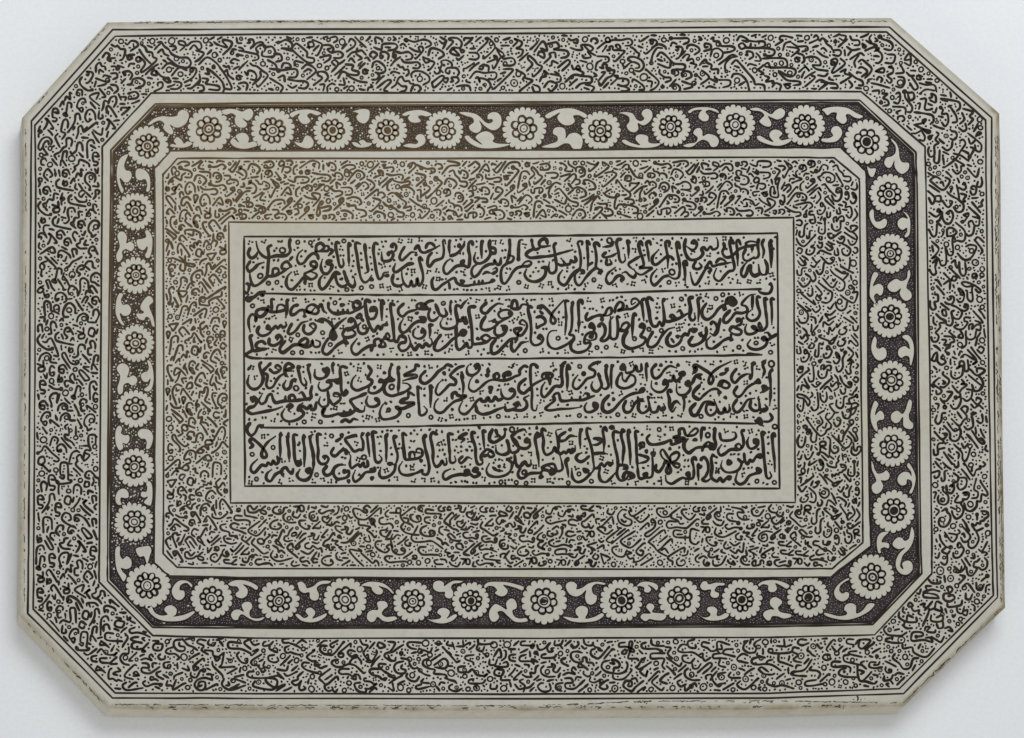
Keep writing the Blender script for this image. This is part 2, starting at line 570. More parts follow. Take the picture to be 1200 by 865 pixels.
s 1220,190 1160,200 1120,280 1080,300 1090,360 1040,420 970,430 930,390 930,310
b 1060,295,44
s 1200,310 1130,380 1130,440 1200,475
s 130,440 70,510 60,600 110,635 190,600 270,510 340,450 430,410 540,395 550,355
b 525,370,40
s 335,500 305,570 330,630 390,620 440,530 500,480 540,500
b 520,490,28
+ 490,520 480,590 520,640 580,620 610,560 590,460
b 600,460,26
+ 610,560 640,630 700,620 720,560 750,610 795,590 780,540
b 770,590,28
s 870,390 850,370 825,400 845,480 845,570 880,625 915,580
+ 870,590 890,530 930,505 965,535
b 860,385,26
s 1035,440 1010,450 1020,520 1010,610
b 1030,450,26
s 1150,530 1090,600 1110,660 1160,660 1200,620
s 1140,90 1150,150 1120,180
b 1150,100,34
d 240,40 805,40 865,45 720,135 930,150 1175,35 510,300 560,310 455,365 585,390 475,460 180,405 690,295 965,280 965,340 680,515 1080,505 130,540 190,480 105,690 155,690 330,695 710,695 875,695 570,565 410,500 625,420
b 745,80,26
b 690,295,22
b 945,80,26
q 400,65 515,210 835,185 1060,60 270,410 410,540 655,445 430,670 600,670 790,655 970,660 20,55 30,670
e 40,430 735,460
h 240,660
T 800 420
s 130,165 160,130 130,95 160,80 250,130 320,180 360,240 330,300 305,270 330,190 420,110 560,40
b 145,115,30
s 440,190 500,170 530,120
b 515,135,30
s 630,125 580,190 575,250 615,285 680,220 750,185 790,185
+ 840,60 815,90 815,180 800,240
b 830,60,32
b 795,220,32
s 970,25 940,80 960,150 935,220
b 950,45,30
r 1040,65,34
s 1050,130 1020,180 1030,300 1030,430 1020,545
b 1045,140,22
+ 1000,350 920,400
b 955,340,40
s 640,330 600,400 640,450 690,430 760,340 850,290 910,290 890,245 850,270
b 885,265,34
s 415,320 450,270 500,270 550,310 520,350 460,330 480,270
+ 460,330 420,310
+ 200,320 130,400 130,455 190,485 250,430 330,370 400,360 440,400 430,430
b 430,400,30
s 210,240 170,200 130,240 110,300
b 185,215,28
s 150,530 95,600 110,660 160,665 200,600 250,520 320,510 370,540 290,540 275,620 320,670 380,640 400,580 370,490
+ 400,580 430,640 480,630 490,580 510,630 550,610 545,550
s 635,485 590,560 610,620 650,630 700,580 760,490 835,470
+ 800,500 790,570 840,615 900,590 890,460
+ 900,590 950,620 990,590 970,550
b 955,600,28
b 890,480,22
s 1025,650 1050,700 1010,740 940,740
b 900,735,50
+ 850,730 940,790
d 170,35 265,35 445,35 660,185 395,215 985,225 250,250 220,285 245,360 195,415 325,440 80,505 435,510 740,440 790,410 860,380 685,525 855,545 980,475 1075,355 1075,410 1075,490 330,605 420,690 380,715 480,715 635,690 910,640 830,690
b 500,460,26
q 60,50 345,55 625,40 740,100 720,60 885,110 740,285 580,670 740,680 1075,575
e 735,615
h 215,680
T 280 496
s 130,290 165,260 120,210 150,180 210,220 270,280 320,350 320,395 280,400 265,360 290,290 340,220 420,160
b 130,210,24
s 490,115 480,200 485,320 482,420
b 488,140,28
s 580,120 570,200 585,320 590,440
b 572,160,28
s 680,140 640,140 645,250 650,380 665,460 690,500 730,480 725,430
b 700,465,40
s 760,140 755,200 770,320 765,500
b 765,160,26
s 830,160 840,230 870,360 875,480 865,570
b 835,160,26
+ 850,570 840,620 790,665 720,660 680,610 710,550
b 815,555,46
s 960,135 920,130 920,230 930,320 925,420 960,475 1020,470 1050,420 1020,380 980,390 1000,420
b 1000,400,24
s 450,395 465,450 430,480 400,440 380,490 340,460 320,500 270,490 230,530 180,580 140,550 150,490 210,430
s 635,540 620,590 580,560 550,520 500,550 520,620
+ 510,560 430,600 370,680 320,650 330,590 375,550
b 600,575,24
b 510,600,26
s 1110,290 1080,350 1120,390 1170,350 1220,290
s 1030,505 990,560 1020,610 1080,590 1130,510 1200,480
s 1110,600 1150,660 1220,640
s 1145,210 1185,180
d 340,135 710,230 715,325 450,525 275,575 120,630 290,705 695,255 1010,175 1015,125 850,105 890,95 860,135
q 285,155 1020,245 520,435 490,685 610,660 1065,680 880,680 980,665 135,695
h 400,285 155,365 205,655 910,605 1085,150
T 390 496
s 0,380 40,380 90,330 140,310 190,340
b 160,345,32
s 260,145 200,160 145,190 200,270 250,330 310,310 350,310 355,220 330,150 360,120
b 345,130,26
b 270,145,24
s 400,130 410,220 430,380
b 410,130,30
s 510,110 465,110 475,220 485,340 500,440 540,460 575,420 550,380
s 640,140 620,150 628,280 625,440
b 635,140,28
s 740,150 710,160 735,280 760,380 740,470 690,490
b 735,160,28
b 670,475,34
+ 735,480 720,560 660,620 580,640 545,600 560,530
s 860,140 820,120 825,220 835,340 850,420 900,425 1000,410 1050,370 1040,310 990,300 980,340 1030,350
+ 900,425 905,350 950,340 960,390
b 1035,440,26
s 1090,140 1065,180 1085,300 1115,420 1130,530 1105,600 1050,590 1050,550 990,580 880,610 800,590 775,520 810,460
b 1085,150,28
s 405,440 410,500 370,510 360,460 320,510 300,480 250,510 220,530 200,480 210,390 200,370
+ 150,570 190,560 180,620 120,650 50,650 10,600 20,530 70,490 140,490
b 140,565,34
s 490,520 490,560 440,570 380,580 320,650 260,685 235,630 260,560
b 465,545,34
s 40,210 100,170
b 105,145,32
r 365,400,26
d 185,110 95,245 110,400 145,410 310,605 545,240 560,325 580,100 640,85 685,90 775,85 780,245 680,290 690,365 900,285 860,500 955,85 915,120 990,130 1035,80 1135,75 660,670 75,590 40,690 530,520 1075,495
e 545,160 935,210 790,295
b 185,680,28
b 460,645,30
q 270,240 300,425 625,555 740,650 945,670 1060,665 1170,665 930,490 930,530
T 500 496
s 120,130 70,110 45,160 60,240 75,330 75,440 110,510 160,480 180,440 210,490 235,470 230,420
s 305,130 255,130 260,240 270,350 275,450 310,465 340,440 330,395
s 470,120 420,140 375,175 440,185 410,220
s 420,390 380,430 400,470 440,440 480,400 520,415
s 565,115 530,110 535,180 570,280 575,400 600,480 650,475 655,435
+ 640,430 640,380 700,310 760,330 790,380 740,395 720,350 760,330
+ 720,370 650,390
s 690,100 660,90 665,180 675,285
b 675,100,24
s 770,75 740,140 740,200 790,225 850,195 910,150 920,80
+ 810,80 830,150 810,160
+ 830,130 870,170
b 920,75,26
b 770,75,20
s 940,200 960,260 960,340 890,370 820,340 810,270
+ 960,290 1000,345 1060,330 1080,280 1040,200 990,150 1060,100 1140,70 1165,100
s 1080,280 1150,300 1200,280
s 940,420 1000,470 980,560 920,610 820,630 730,610 700,550 730,480
+ 940,430 990,410
+ 1000,470 1030,450 1035,380
+ 1040,470 1070,510 1120,490 1150,450 1180,490 1220,480
s 600,540 570,525 545,560 600,575 620,600 560,630 510,600 460,610 400,600 300,620 220,660 190,620 210,570 270,540
+ 460,600 450,560 490,550 510,580
b 475,570,26
b 570,560,24
d 35,75 115,85 180,100 370,100 430,80 490,80 615,50 600,165 620,245 630,300 720,260 775,280 880,260 1015,265 130,390 210,365 200,200 215,250 125,250 125,575 320,540 510,485 655,535 405,275 505,275 530,320 330,320 370,345 405,330 350,275 805,430 850,425 885,435 910,485 910,515 785,465 990,405 1115,380 140,690 285,700 340,690 475,690 735,705 795,695 920,670 920,705 1005,575 1065,60
b 470,315,22
b 850,505,24
b 615,50,24
q 160,240 75,670 665,655 500,200
e 170,315 325,195 430,510 565,700 430,680 980,665
r 1000,75,28
h 870,690 1050,695 1165,705 1140,580
+ 780,520 820,550 880,560
T 600 496
s 0,150 60,100 140,75 165,100
+ 0,165 40,240 100,290 170,295 210,260 210,200
b 175,205,42
b 85,170,24
b 210,130,20
s 290,120 270,180 290,300 310,420 315,500
+ 295,110 325,140 300,170
b 290,55,24
s 395,90 360,65 350,110 370,200 365,300 400,370 470,340 500,280 520,340 545,270 530,170 515,90 570,70
+ 530,330 570,360 610,330 630,355 670,310 690,350 735,320 740,275
b 715,315,32
s 625,105 560,150 560,205 620,200 680,150 750,155
s 805,80 795,150 800,285
b 810,80,28
s 920,70 880,60 880,130 915,230 940,330 950,430 960,530 920,590 870,570
b 865,555,42
+ 920,590 850,660 770,690 710,640 700,540
+ 900,390 840,440 790,450 750,410 770,370 810,350
+ 950,360 1040,350 1110,360
+ 960,530 1010,520 1050,470 1080,510 1120,460 1180,480 1180,440
b 1150,480,34
s 960,180 1040,180 1050,210 1000,250 940,255
b 1010,190,24
s 1110,90 1090,50 1065,90 1080,200 1075,320
s 1030,520 1020,600 1040,670 1100,690 1160,640 1230,560
s 30,380 50,470 90,510 140,450 180,500 220,490 220,440
+ 100,520 70,590 90,640 140,640 210,590 330,580 360,540 350,520 410,490 490,480 530,560 590,540 585,470 565,390
+ 360,540 430,560 460,605 510,560 440,510
+ 340,590 340,640
b 340,630,32
b 460,560,34
r 145,575,26
s 655,410 630,450 650,540 660,620
b 650,430,30
d 65,60 205,60 685,75 455,220 420,290 115,380 360,430 485,415 890,470 870,345 1135,270 1160,370 1020,575 500,650 480,700 860,185 850,270 880,300 1040,40 145,135
b 680,75,26
b 1170,50,36
q 440,130 690,230 760,520 1050,410 210,360 265,510 250,670 430,670 1105,565 1185,690
e 570,655 10,570
h 50,700 165,705 660,700 930,680 785,595
T 700 496
s 260,110 200,100 185,150 205,270 235,400 240,500 230,600 270,670 340,650 370,580
+ 300,640 330,580 400,590 430,630 370,660
+ 240,500 280,490 340,500 350,540 310,540
b 330,520,32
b 400,620,34
b 235,105,22
s 290,75 280,150 310,280 300,400 295,470
b 300,90,34
s 375,80 360,140 375,260 385,370 385,475
b 370,95,32
s 480,100 445,100 455,220 460,360 470,500 490,640 560,640 640,620 650,480 645,390 660,310
b 655,360,38
b 565,605,40
s 500,300 520,270 500,240 545,230 550,275
r 520,255,30
s 490,370 560,390 600,410 570,450 490,470
b 575,330,28
s 610,140 580,180 610,240 680,250 780,230 860,200 870,250 960,220 1020,180 890,170 960,140 960,80 1010,65 1040,140 1130,140 1180,90 1150,60 1090,110 1060,150
b 930,200,34
s 690,490 680,540 720,570 770,510 800,440 830,480 860,560 830,590 810,550 850,460 860,380 930,340 960,370 930,430 880,460 960,480 950,520 900,500 830,400 770,310 740,340 760,400 810,440
s 1040,190 1010,250 1030,320 1080,350 1140,300 1200,280
b 1145,195,30
s 1160,430 1140,400 1110,430 1130,530 1120,640 1040,650 1000,640 940,670 870,710 810,680 800,620
b 1065,600,40
b 1140,420,24
s 1185,480 1185,650
d 135,275 240,200 155,375 525,135 435,55 790,135 800,40 1080,40 960,285 1010,375 410,515 595,500 540,525 585,685 355,715 665,710 1155,710 980,545 945,575 1020,510 1070,505 75,50
b 850,300,24
q 600,55 870,65 720,170 110,560 50,400 185,690 465,700 730,655 735,700 1050,700
e 1045,435
h 725,75 175,50
T 800 496
s 380,65 370,170 390,250 360,310 290,270 240,280 300,220 350,260
b 340,270,48
b 375,70,28
+ 240,280 160,290 80,340 30,310 25,240 60,190
+ 230,320 235,280
s 260,60 225,60 215,200
b 250,65,28
r 295,140,26
s 435,120 450,190 500,205 580,195 625,160 615,110 590,105
s 720,80 690,100 710,180 710,260 660,310 620,270 660,240 690,280
+ 650,310 560,310 490,360 440,375 415,320 450,260
b 710,85,24
s 840,190 880,200 880,250 830,295 780,290 755,230 770,175
b 850,215,38
s 965,115 930,110 940,230 950,370 965,500 980,620 1010,650 1040,620 1025,580
b 945,125,28
s 1075,120 1050,150 1060,300 1075,430 1080,560
b 1070,140,34
s 720,360 730,440 760,480 790,430 820,450 870,380 920,370 920,410 870,400
b 910,390,32
+ 650,420 690,470 660,540 590,575 500,570 450,510 460,450
+ 690,470 720,440
s 350,370 335,420 345,520 335,630 400,680 440,640 470,685 520,640 560,660 570,630
+ 350,370 400,400
b 540,640,36
s 210,430 250,400 290,450 300,540 270,620 230,660 280,680 340,640
b 220,420,26
s 205,500 180,500 185,660
b 205,510,30
s 910,540 910,570 850,590 780,620 730,690 670,715 620,670 640,580
b 885,550,40
d 315,55 635,45 865,135 890,85 495,270 885,305 800,340 655,365 1000,165 1005,240 1000,350 390,465 390,580 420,540 600,715 775,715 160,710 715,535 770,525 810,520 945,700 990,715 80,40 420,580 1010,105
q 510,85 795,95 715,605 1030,465 410,545
b 545,460,42
e 585,365
r 1080,40,26
h 870,680 1075,695
"""
BORDER = """
T 430 36 T
s 105,150 95,85 120,80 180,110 175,130
s 85,195 120,212 170,220 180,165 230,152 330,155 355,190 320,222 250,232
s 150,300 165,325 190,300 160,280 165,255 215,250 255,285 245,335
s 300,300 325,320 340,285 305,275 330,245 400,262 480,250 530,285 520,330 460,342
s 460,130 440,110 460,95 480,115 460,130
+ 480,110 560,130 660,105 730,125 750,165 690,200
s 500,200 560,235 620,245 605,200 640,185 660,225 620,280 570,330 560,320
s 720,290 745,215 800,210 880,245 900,290 840,330
s 280,410 330,350 390,310
s 405,335 440,370 520,375 590,370 625,405 600,440 540,438
s 655,310 740,350 690,375 660,330
+ 740,350 790,375 760,430 715,470 720,455
s 60,430 80,375 130,360 200,410 215,470 160,500 100,490
r 130,440,20
s 60,575 110,570 145,530 120,500
b 65,520,20
s 370,400 390,430 420,425 440,460 480,455 490,500 460,530
b 365,405,18
s 280,500 310,480 380,500
s 290,670 340,630 370,560 410,540 440,590 490,590 510,620 545,620
+ 360,610 410,650 460,655 450,700 390,715
s 525,545 520,510 560,475 640,480 720,530 730,590 660,635
r 620,565,32
s 545,640 600,640 630,680 600,720
+ 545,640 515,710
s 840,430 890,490
+ 790,480 810,505 850,490 860,440 880,395 870,360 930,345 990,380 990,430 940,440 920,480 960,505 970,470
+ 990,435 1050,440 1080,490 1060,530
b 905,405,18
s 760,610 870,530 900,560 790,665 760,610
s 900,590 930,610 950,560 900,560
+ 980,600 1010,590 990,550 1060,550 1075,590 1040,620
s 860,75 930,120 890,150 850,120
+ 930,120 890,210
s 935,220 1010,130 960,105 980,85 1060,90 1110,140 1090,200 1010,200 970,250
+ 1010,210 1080,290 980,260 1030,200
s 1090,210 1110,260 1140,240 1110,220
s 120,670 240,580 280,600 200,690 240,710
s 110,620 200,530
h 262,98 1135,535
d 55,120 20,135 380,90 565,180 685,155 780,85 245,375 285,350 330,550 265,455 320,445 575,405 955,315 810,290 430,205 400,200 670,430 920,655 960,650 860,685 715,675 690,655 775,530 890,630 75,690 1150,380 1120,400 1060,385
q 585,85 810,155
T 700 36 T
s 0,210 90,140 150,130 130,80 95,100 120,135 180,110 280,110 370,95 410,130 390,170 330,178
s 115,230 150,220 140,190 180,185 185,225 250,230 320,240 280,290 210,360 190,350
+ 230,200 215,170 250,165 270,200 240,225
b 215,90,18
b 190,300,20
s 390,195 430,215 460,250 490,270 480,310
b 410,200,16
s 310,445 400,370 480,390 490,430 450,440
+ 400,360 360,340 380,310 440,310 520,350 545,420 500,475 450,470
r 295,360,26
+ 295,390 315,440
r 400,465,26
+ 420,490 440,515
s 490,110 500,130 600,65
s 480,180 530,200
s 620,140 640,160 655,125 610,115 640,100 690,120 690,160 580,265 545,255
+ 640,200 720,160 790,185 805,215
s 760,205 700,205 650,280 630,370
r 632,380,18
s 700,300 740,255 790,280 840,330 900,385 1010,395 1030,430 1000,455 920,450
+ 860,360 840,435 710,390
s 730,460 730,500 790,545 850,550 860,580 800,605
b 790,480,20
s 870,500 900,510 905,480 870,480 880,455 940,470 950,510 910,530
r 545,545,42
+ 590,590 640,600 630,660
s 570,450 620,500 690,560 720,610 680,670 620,700
b 570,460,18
s 410,600 420,570 480,600 540,650 545,690 490,695
b 450,650,20
s 160,630 230,560 200,530 240,530 240,560 300,560 360,580 360,630 300,650 240,630
b 300,590,18
+ 240,640 330,660 375,690 330,710 280,710
s 50,490 90,490 10,590
s 30,430 70,440 60,400 110,400 110,440 150,460 200,470 170,530 110,560 40,645 20,610
r 135,455,24
s 0,300 120,310 130,360 70,380
r 780,108,26
s 860,180 880,140 930,155
+ 860,90 890,90 980,90 1060,90 1070,130 1010,160
r 862,90,18
s 920,225 940,235 950,205 920,190 980,190 1000,230 960,310 925,330
s 970,300 1030,240
s 1050,210 1060,180 1110,165 1180,195 1195,240 1140,280
b 1105,230,22
s 1000,320 1040,280 1080,290 1050,350 1110,330 1130,370 1090,380 1160,400 1140,435
s 1000,540 990,500 1030,475 1090,490 1100,540 1040,570
b 1030,520,22
s 890,680 880,640 930,630 970,670 960,710
b 910,670,22
s 850,650 920,575
d 460,70 730,70 585,185 585,320 390,245 240,405 245,435 290,495 95,335 900,295 660,445 680,470 890,405 850,265 205,675 775,565 785,330 790,350
q 780,330 850,260
h 1140,120
T 1075 330 R
s 150,230 150,290 180,330 215,310 200,240 240,230 240,160 200,150
+ 225,50 315,155
s 350,195 370,215 400,195 375,175 420,175 430,220 400,265 350,260 325,240
+ 400,275 460,300 520,350 515,400 480,440 420,420 400,360 430,340
s 500,150 530,160 540,130 500,125 480,80 520,100 550,160 530,230 490,240 465,210
s 585,110 590,200 630,235 650,200 640,100 650,50
+ 650,50 570,60 520,20 560,5 660,40 740,100 720,130 680,90
r 730,210,34
s 545,290 560,305 575,280 550,265 590,270 590,320 550,345 510,330
r 760,300,24
s 275,255 370,330
+ 290,350 300,330 330,340 340,400 300,390 290,340
+ 220,380 270,430 330,460 340,500 390,515 415,470 405,400
s 190,420 190,480 220,510
b 160,545,24
s 320,480 260,490 270,530 240,570 215,600 250,640 230,700 180,700 165,650
s 655,345 770,480 680,460
s 720,330 790,430
s 620,425 560,420 550,460 590,480 540,550 480,560 430,530 480,505
+ 500,570 530,620 530,660 480,650 500,620
s 605,560 610,510 650,500 640,560 690,510 740,510 735,570 690,560
+ 690,580 670,660 610,680 570,640 570,580
s 370,590 450,655
s 315,640 400,650 435,700 390,720 380,760 340,770
+ 290,680 340,690 310,740
s 700,660 680,750
r 760,690,30
s 740,600 700,660
s 570,650 570,740 520,780
r 500,740,28
s 195,750 260,790
d 195,20 160,400 465,390 370,465 635,285 675,290 610,370 520,480 620,620 205,660 325,580 385,575 175,145 205,125 350,130 380,130 790,140 570,105 620,130 440,130 380,30
b 775,60,20
T 1080 540 R
s 125,140 205,120 200,180 160,205 150,180
s 300,115 270,130 270,220 240,240 230,200
s 160,10 240,100
s 250,20 345,100
s 430,10 430,60 400,80 380,40
s 500,50 490,30 510,40 600,175 640,110 690,90 680,60 720,70 745,40 720,15
s 590,120 590,80
r 578,50,26
s 470,100 565,220
s 375,145 430,190 420,240 380,260 350,310 370,280 340,290 330,300
+ 290,290 300,360 350,380 380,330 375,270
b 375,240,24
s 450,200 510,200 530,240 510,310 450,340 420,300 425,270
s 640,210 615,330 660,370 650,430 590,440
+ 690,230 700,260 770,370 760,410 710,390 700,420 690,480 660,470
s 500,400 530,400 520,370 480,380 540,370 555,410 530,450 480,450
+ 430,410 390,480 450,490 490,470
+ 500,500 520,570 580,590 640,540 650,470
r 572,510,32
s 460,500 490,570 470,640 410,680 370,640 355,590
r 430,575,24
s 240,310 260,310 250,350 310,410 310,480 270,515 210,500 190,450 200,410
r 245,460,24
s 240,590 290,560 300,600 335,640 330,710 280,770 220,765 200,720 215,670
b 285,570,20
r 245,690,28
s 160,560 205,590 170,640
r 738,185,26
r 160,285,30
s 140,370 170,370 150,440
s 700,590 770,600 780,650 740,680 730,700 690,710 690,740 650,730 630,760 590,740 600,780
r 735,610,24
r 550,660,26
s 650,690 650,620
b 650,630,22
s 480,690 540,790
b 460,760,22
r 370,765,30
d 225,35 150,75 465,275 555,305 355,435 240,465 225,375 420,630 595,215 435,135 665,165 760,265 680,560 775,545 155,715 345,500 415,385 700,140
e 345,180
h 748,485
T 340 742 B
s 0,120 60,140 130,180
r 155,185,22
s 0,220 120,255
b 135,260,22
r 75,320,28
s 265,200 290,195 270,215 200,270 210,300 260,330 300,330 290,380 350,370
+ 320,390 360,410 400,395 430,385
b 310,360,26
s 220,350 160,345 140,380 180,425 260,455 330,470
r 345,465,18
s 430,90 390,95 320,155
s 430,150 370,150 350,195 390,240 450,250 510,245 630,100
b 630,105,18
r 465,215,22
b 405,190,20
s 710,160 710,120 670,150 570,240 580,280 620,275 620,240 580,240
s 760,215 700,200 675,230 720,275 770,255 790,280 730,300 690,360
+ 690,360 760,380 830,440 860,470 880,460
+ 800,290 830,330 835,360
s 560,310 500,325 490,360 540,395 600,395 640,380 690,360
b 550,340,22
b 625,345,24
s 690,420 600,420 570,450 600,480 680,480 740,510 760,480 770,540 720,530
+ 750,490 800,490 825,540
+ 680,510 670,530
s 820,80 850,130 910,150 860,230 900,300 940,320
r 815,190,30
+ 895,260 910,250 920,300
s 1010,200 1015,240 950,340 890,330
s 930,180 990,110
s 1020,150 1040,110 1090,130 1110,160 1050,175 1030,150
s 950,390 1050,270
s 1050,420 960,420 930,450 970,490 1040,510 1080,540 1130,530
b 1110,540,24
s 1120,365 1050,360 1040,390 1090,440 1190,500
s 1190,220 1120,240 1110,280 1190,330
s 890,530 870,530 870,560 940,570 990,600 1020,590 930,650 880,650
+ 820,580 760,590 760,630 800,680 880,695 890,670
r 825,630,18
s 930,690 990,640 1015,660
s 470,420 400,470 340,525 380,570 410,600
s 490,490 410,545
s 565,550 545,510 450,590 410,610 410,650 450,680 500,660 490,635
+ 500,670 530,690 555,660
r 690,585,26
r 635,670,24
s 150,455 90,510 90,545 40,560 20,580 60,610 100,595 130,560
+ 130,560 105,640 130,670 180,650 160,625
r 250,655,34
r 260,510,26
s 85,385 20,440
s 85,120 140,85 190,110
b 325,90,22
h 765,105 1065,610
d 230,95 35,185 180,385 235,400 205,480 155,520 530,430 715,235 765,340 880,380 860,310 900,610 970,465 1080,395 1170,375 1065,220 180,575 245,590 295,595 540,600 710,655 620,520 590,615 595,570 345,655 260,270
q 240,150 345,270 975,235 990,540
e 440,310
T 660 742 B
s 240,80 250,120 290,145 340,140 350,110
+ 350,130 370,160 430,180 440,210
s 120,180 90,150 100,130
+ 100,140 140,170 180,130 170,100
s 220,230 160,215 100,230 90,280 130,330 190,345 230,330
b 165,270,22
+ 230,330 230,290 270,290 280,340 340,350 360,380
s 370,185 330,200 325,250 370,285 425,290 540,160
+ 410,190 440,210
s 600,195 570,195 480,300
b 450,205,18
s 540,320 470,340 450,400 500,450 580,470 660,475 740,450
+ 550,350 600,360 570,310 620,320 660,360 650,400 600,410 590,450
+ 740,340 755,370 740,430 690,470
r 525,400,20
s 580,490 590,530 640,545 720,530 800,440 790,420
s 720,110 660,120 660,160 740,160 820,190 830,220 780,210 770,160 780,100 810,110 790,200 760,280 780,300 860,300 880,320
+ 730,190 690,220 690,240 730,240 750,200
s 970,110 920,130 930,175 1000,185 1090,185 1160,210
b 1145,215,20
s 1020,270 1040,240 1190,235
+ 1020,270 1040,300 1180,300 1160,380 1190,420
s 850,400 880,380 910,330 960,290
b 930,320,30
+ 850,400 900,420 1030,340
+ 930,420 900,450 960,500 990,440 970,510
s 1000,560 1110,450 1130,460
s 1110,500 1040,570 1080,620 1150,670 1180,640
s 710,590 740,560 800,570 800,620 760,620 770,590
+ 710,590 710,630 800,680 850,630 940,560
+ 800,540 850,530 870,570
s 870,690 960,630 940,670
r 1030,660,26
r 1090,355,26
s 180,370 180,400 250,400 290,430
+ 190,350 250,390
s 240,450 240,480 290,510 320,490
b 340,470,24
+ 320,520 310,560 360,580 410,560 440,540 430,590 470,590
+ 380,500 440,450
s 430,640 430,620 500,560 530,550
+ 430,640 480,660 520,640 510,610
b 450,560,22
s 0,490 60,465 140,480 100,440 120,400 150,430
+ 20,530 90,530 110,580 30,590 30,640 90,655 150,640 250,550
b 125,610,18
s 180,685 290,600
r 310,665,22
r 605,650,36
b 605,650,14
s 140,550 160,515 210,520
s 380,430 410,400
s 20,150 90,90
s 1030,80 1040,130 1100,150 1180,150
b 1110,115,24
s 890,200 930,240
d 295,105 370,245 180,465 640,210 665,295 550,265 690,405 965,155 840,345 605,265 805,325 375,680 340,610 380,640 245,690 680,675 905,525 870,495 40,340 55,430 610,100 870,110 1140,600
b 460,135,24
b 610,265,18
h 50,210
T 20 300 L
s 350,60 280,90 270,140 310,160 320,110 290,90
+ 290,160 280,230
b 290,235,18
s 330,10 450,130 440,150
s 400,20 440,60 470,90
s 580,10 560,60 540,55
s 570,140 610,120 650,70 710,40 760,10
r 575,160,18
s 520,210 520,160 480,145 465,200 450,270 430,310 410,290 440,270 465,310 440,320
s 550,200 530,270 570,280 550,240
+ 570,270 610,345
s 480,275 540,370 540,395 570,395
r 645,220,36
b 645,235,16
s 720,235 740,210 700,180 720,130 770,110 780,150 740,160
+ 780,110 850,165
+ 800,100 830,65 880,70 890,130 920,145
s 910,310 870,300 870,240 920,200 970,220 990,270
+ 910,310 960,350
s 710,465 740,400 740,290 780,260 830,300 840,380 870,350 900,370 940,430
+ 840,390 890,440
s 610,450 600,400 640,350 700,390 710,440
b 640,445,22
s 760,545 800,480 830,490 800,550
+ 800,450 820,410 860,430
s 340,300 340,290 370,280 390,320 410,370 440,405
+ 340,300 370,380
+ 310,350 260,380 240,420 280,430 310,390 270,370
+ 310,420 330,480 370,480 370,450 330,460
s 460,530 480,520 490,500 450,510 460,450 520,430 570,470 580,520 550,545
+ 570,505 640,500
s 880,500 880,550 920,570 930,530 890,520 890,490 940,480 970,540
s 690,515 770,640
b 765,625,18
s 330,700 320,620 320,550 350,530 390,560 400,640 430,650
+ 440,640 430,600 460,575 490,590 490,650
+ 430,650 490,680
r 400,705,30
s 600,715 550,710 540,650 580,570 630,555 680,610 680,670 700,670
r 610,635,28
s 700,770 720,710 780,675 830,710 830,770 900,780
r 785,735,26
s 890,700 900,640 940,630 960,690 920,780
s 270,720 320,720 320,770
s 500,760 530,730 540,760
d 370,125 380,180 410,220 345,200 795,320 785,360 910,245 690,320 690,285 665,395 530,480 265,495 410,495 400,435 270,645 290,600 355,570 360,600 465,625 465,715 655,745 845,655 825,595 950,600 675,125 795,210 950,295
b 945,55,24
T 20 500 L
r 310,155,36
s 385,220 410,140 440,120 480,150 465,200
s 470,270 480,290 520,290 510,265 480,290 470,240 520,205 570,250 580,300
s 250,310 290,280 310,240 340,235 410,310 490,380 470,410 430,400
b 245,310,20
s 520,130 630,250
b 630,250,16
s 605,100 560,95 570,140 640,180 670,220
s 690,0 690,100
r 688,130,24
s 600,10 610,80
b 630,45,22
s 850,240 835,180 840,110 880,95 920,110 920,200
r 910,235,24
+ 780,225 840,230 860,280 800,280 780,400 850,340 800,310
s 640,435 610,430 640,320 690,285 730,300
+ 710,410 700,360 740,330 770,380
+ 700,410 690,450 770,530
s 660,490 740,570
s 290,450 250,430 260,370 310,355 325,410 290,450 310,460 380,530 390,510
r 290,550,32
r 455,510,26
s 500,590 540,610 550,570 510,560 510,440 550,420 590,440 600,560 600,620 640,630 610,660 480,670 460,630 490,650
+ 600,560 650,575
s 380,680 370,640 375,580 420,570 450,620 400,620
+ 380,690 440,700 430,740 390,740
s 290,760 280,680 310,645 350,680 340,745
s 490,680 490,790
r 605,755,24
s 660,780 670,700 710,680 750,720 750,790
r 742,630,24
s 850,610 800,590 810,540 850,520 890,550 920,590 960,610
+ 800,640 790,700 840,700 840,650 800,650
+ 890,600 900,640 880,690
s 960,610 965,700
r 920,495,26
s 830,790 840,750 890,770
s 300,10 350,80
b 400,40,22
h 750,105
d 490,95 420,245 240,225 785,165 880,140 550,360 395,450 380,365 340,310 550,495 700,575 675,620 925,655 915,700 705,745 785,760 270,80 265,30 460,45 940,420 890,420 935,120
q 520,40 745,240 815,460 540,715 920,340
b 245,755,20
T 400 588 B
r 60,85,26
r 40,190,28
s 215,90 150,80 140,120 180,190 250,210 310,195 450,75 465,110 460,140
+ 230,100 290,130 300,100 260,80 300,45 340,70
s 200,215 210,270 280,280 340,300 300,330 350,370 390,420 410,400
+ 330,200 360,270 390,220 350,200 400,295
s 490,185 450,200 450,250 500,265 570,255 605,290 600,310
s 540,310 520,330 460,340 470,390 530,410 580,340
+ 520,360 545,340
+ 520,440 580,430 590,400
+ 540,440 600,440 650,390 690,400
s 640,130 650,80 690,80 690,130 640,130 570,130
+ 690,130 700,190 740,240 780,240 780,200 730,190
+ 700,170 840,65 870,90
+ 730,250 700,300 750,360 840,385 910,390
+ 770,250 820,270 840,300
+ 840,385 895,285
s 830,390 820,430 860,470 960,470 1050,460 1110,490 1190,550
s 840,150 810,160 820,210 880,240 930,220 920,170 880,170 900,210
b 895,190,16
s 1080,100 1000,90 990,130 1050,140 1110,140 1170,150 1150,190 1180,200
b 1100,180,20
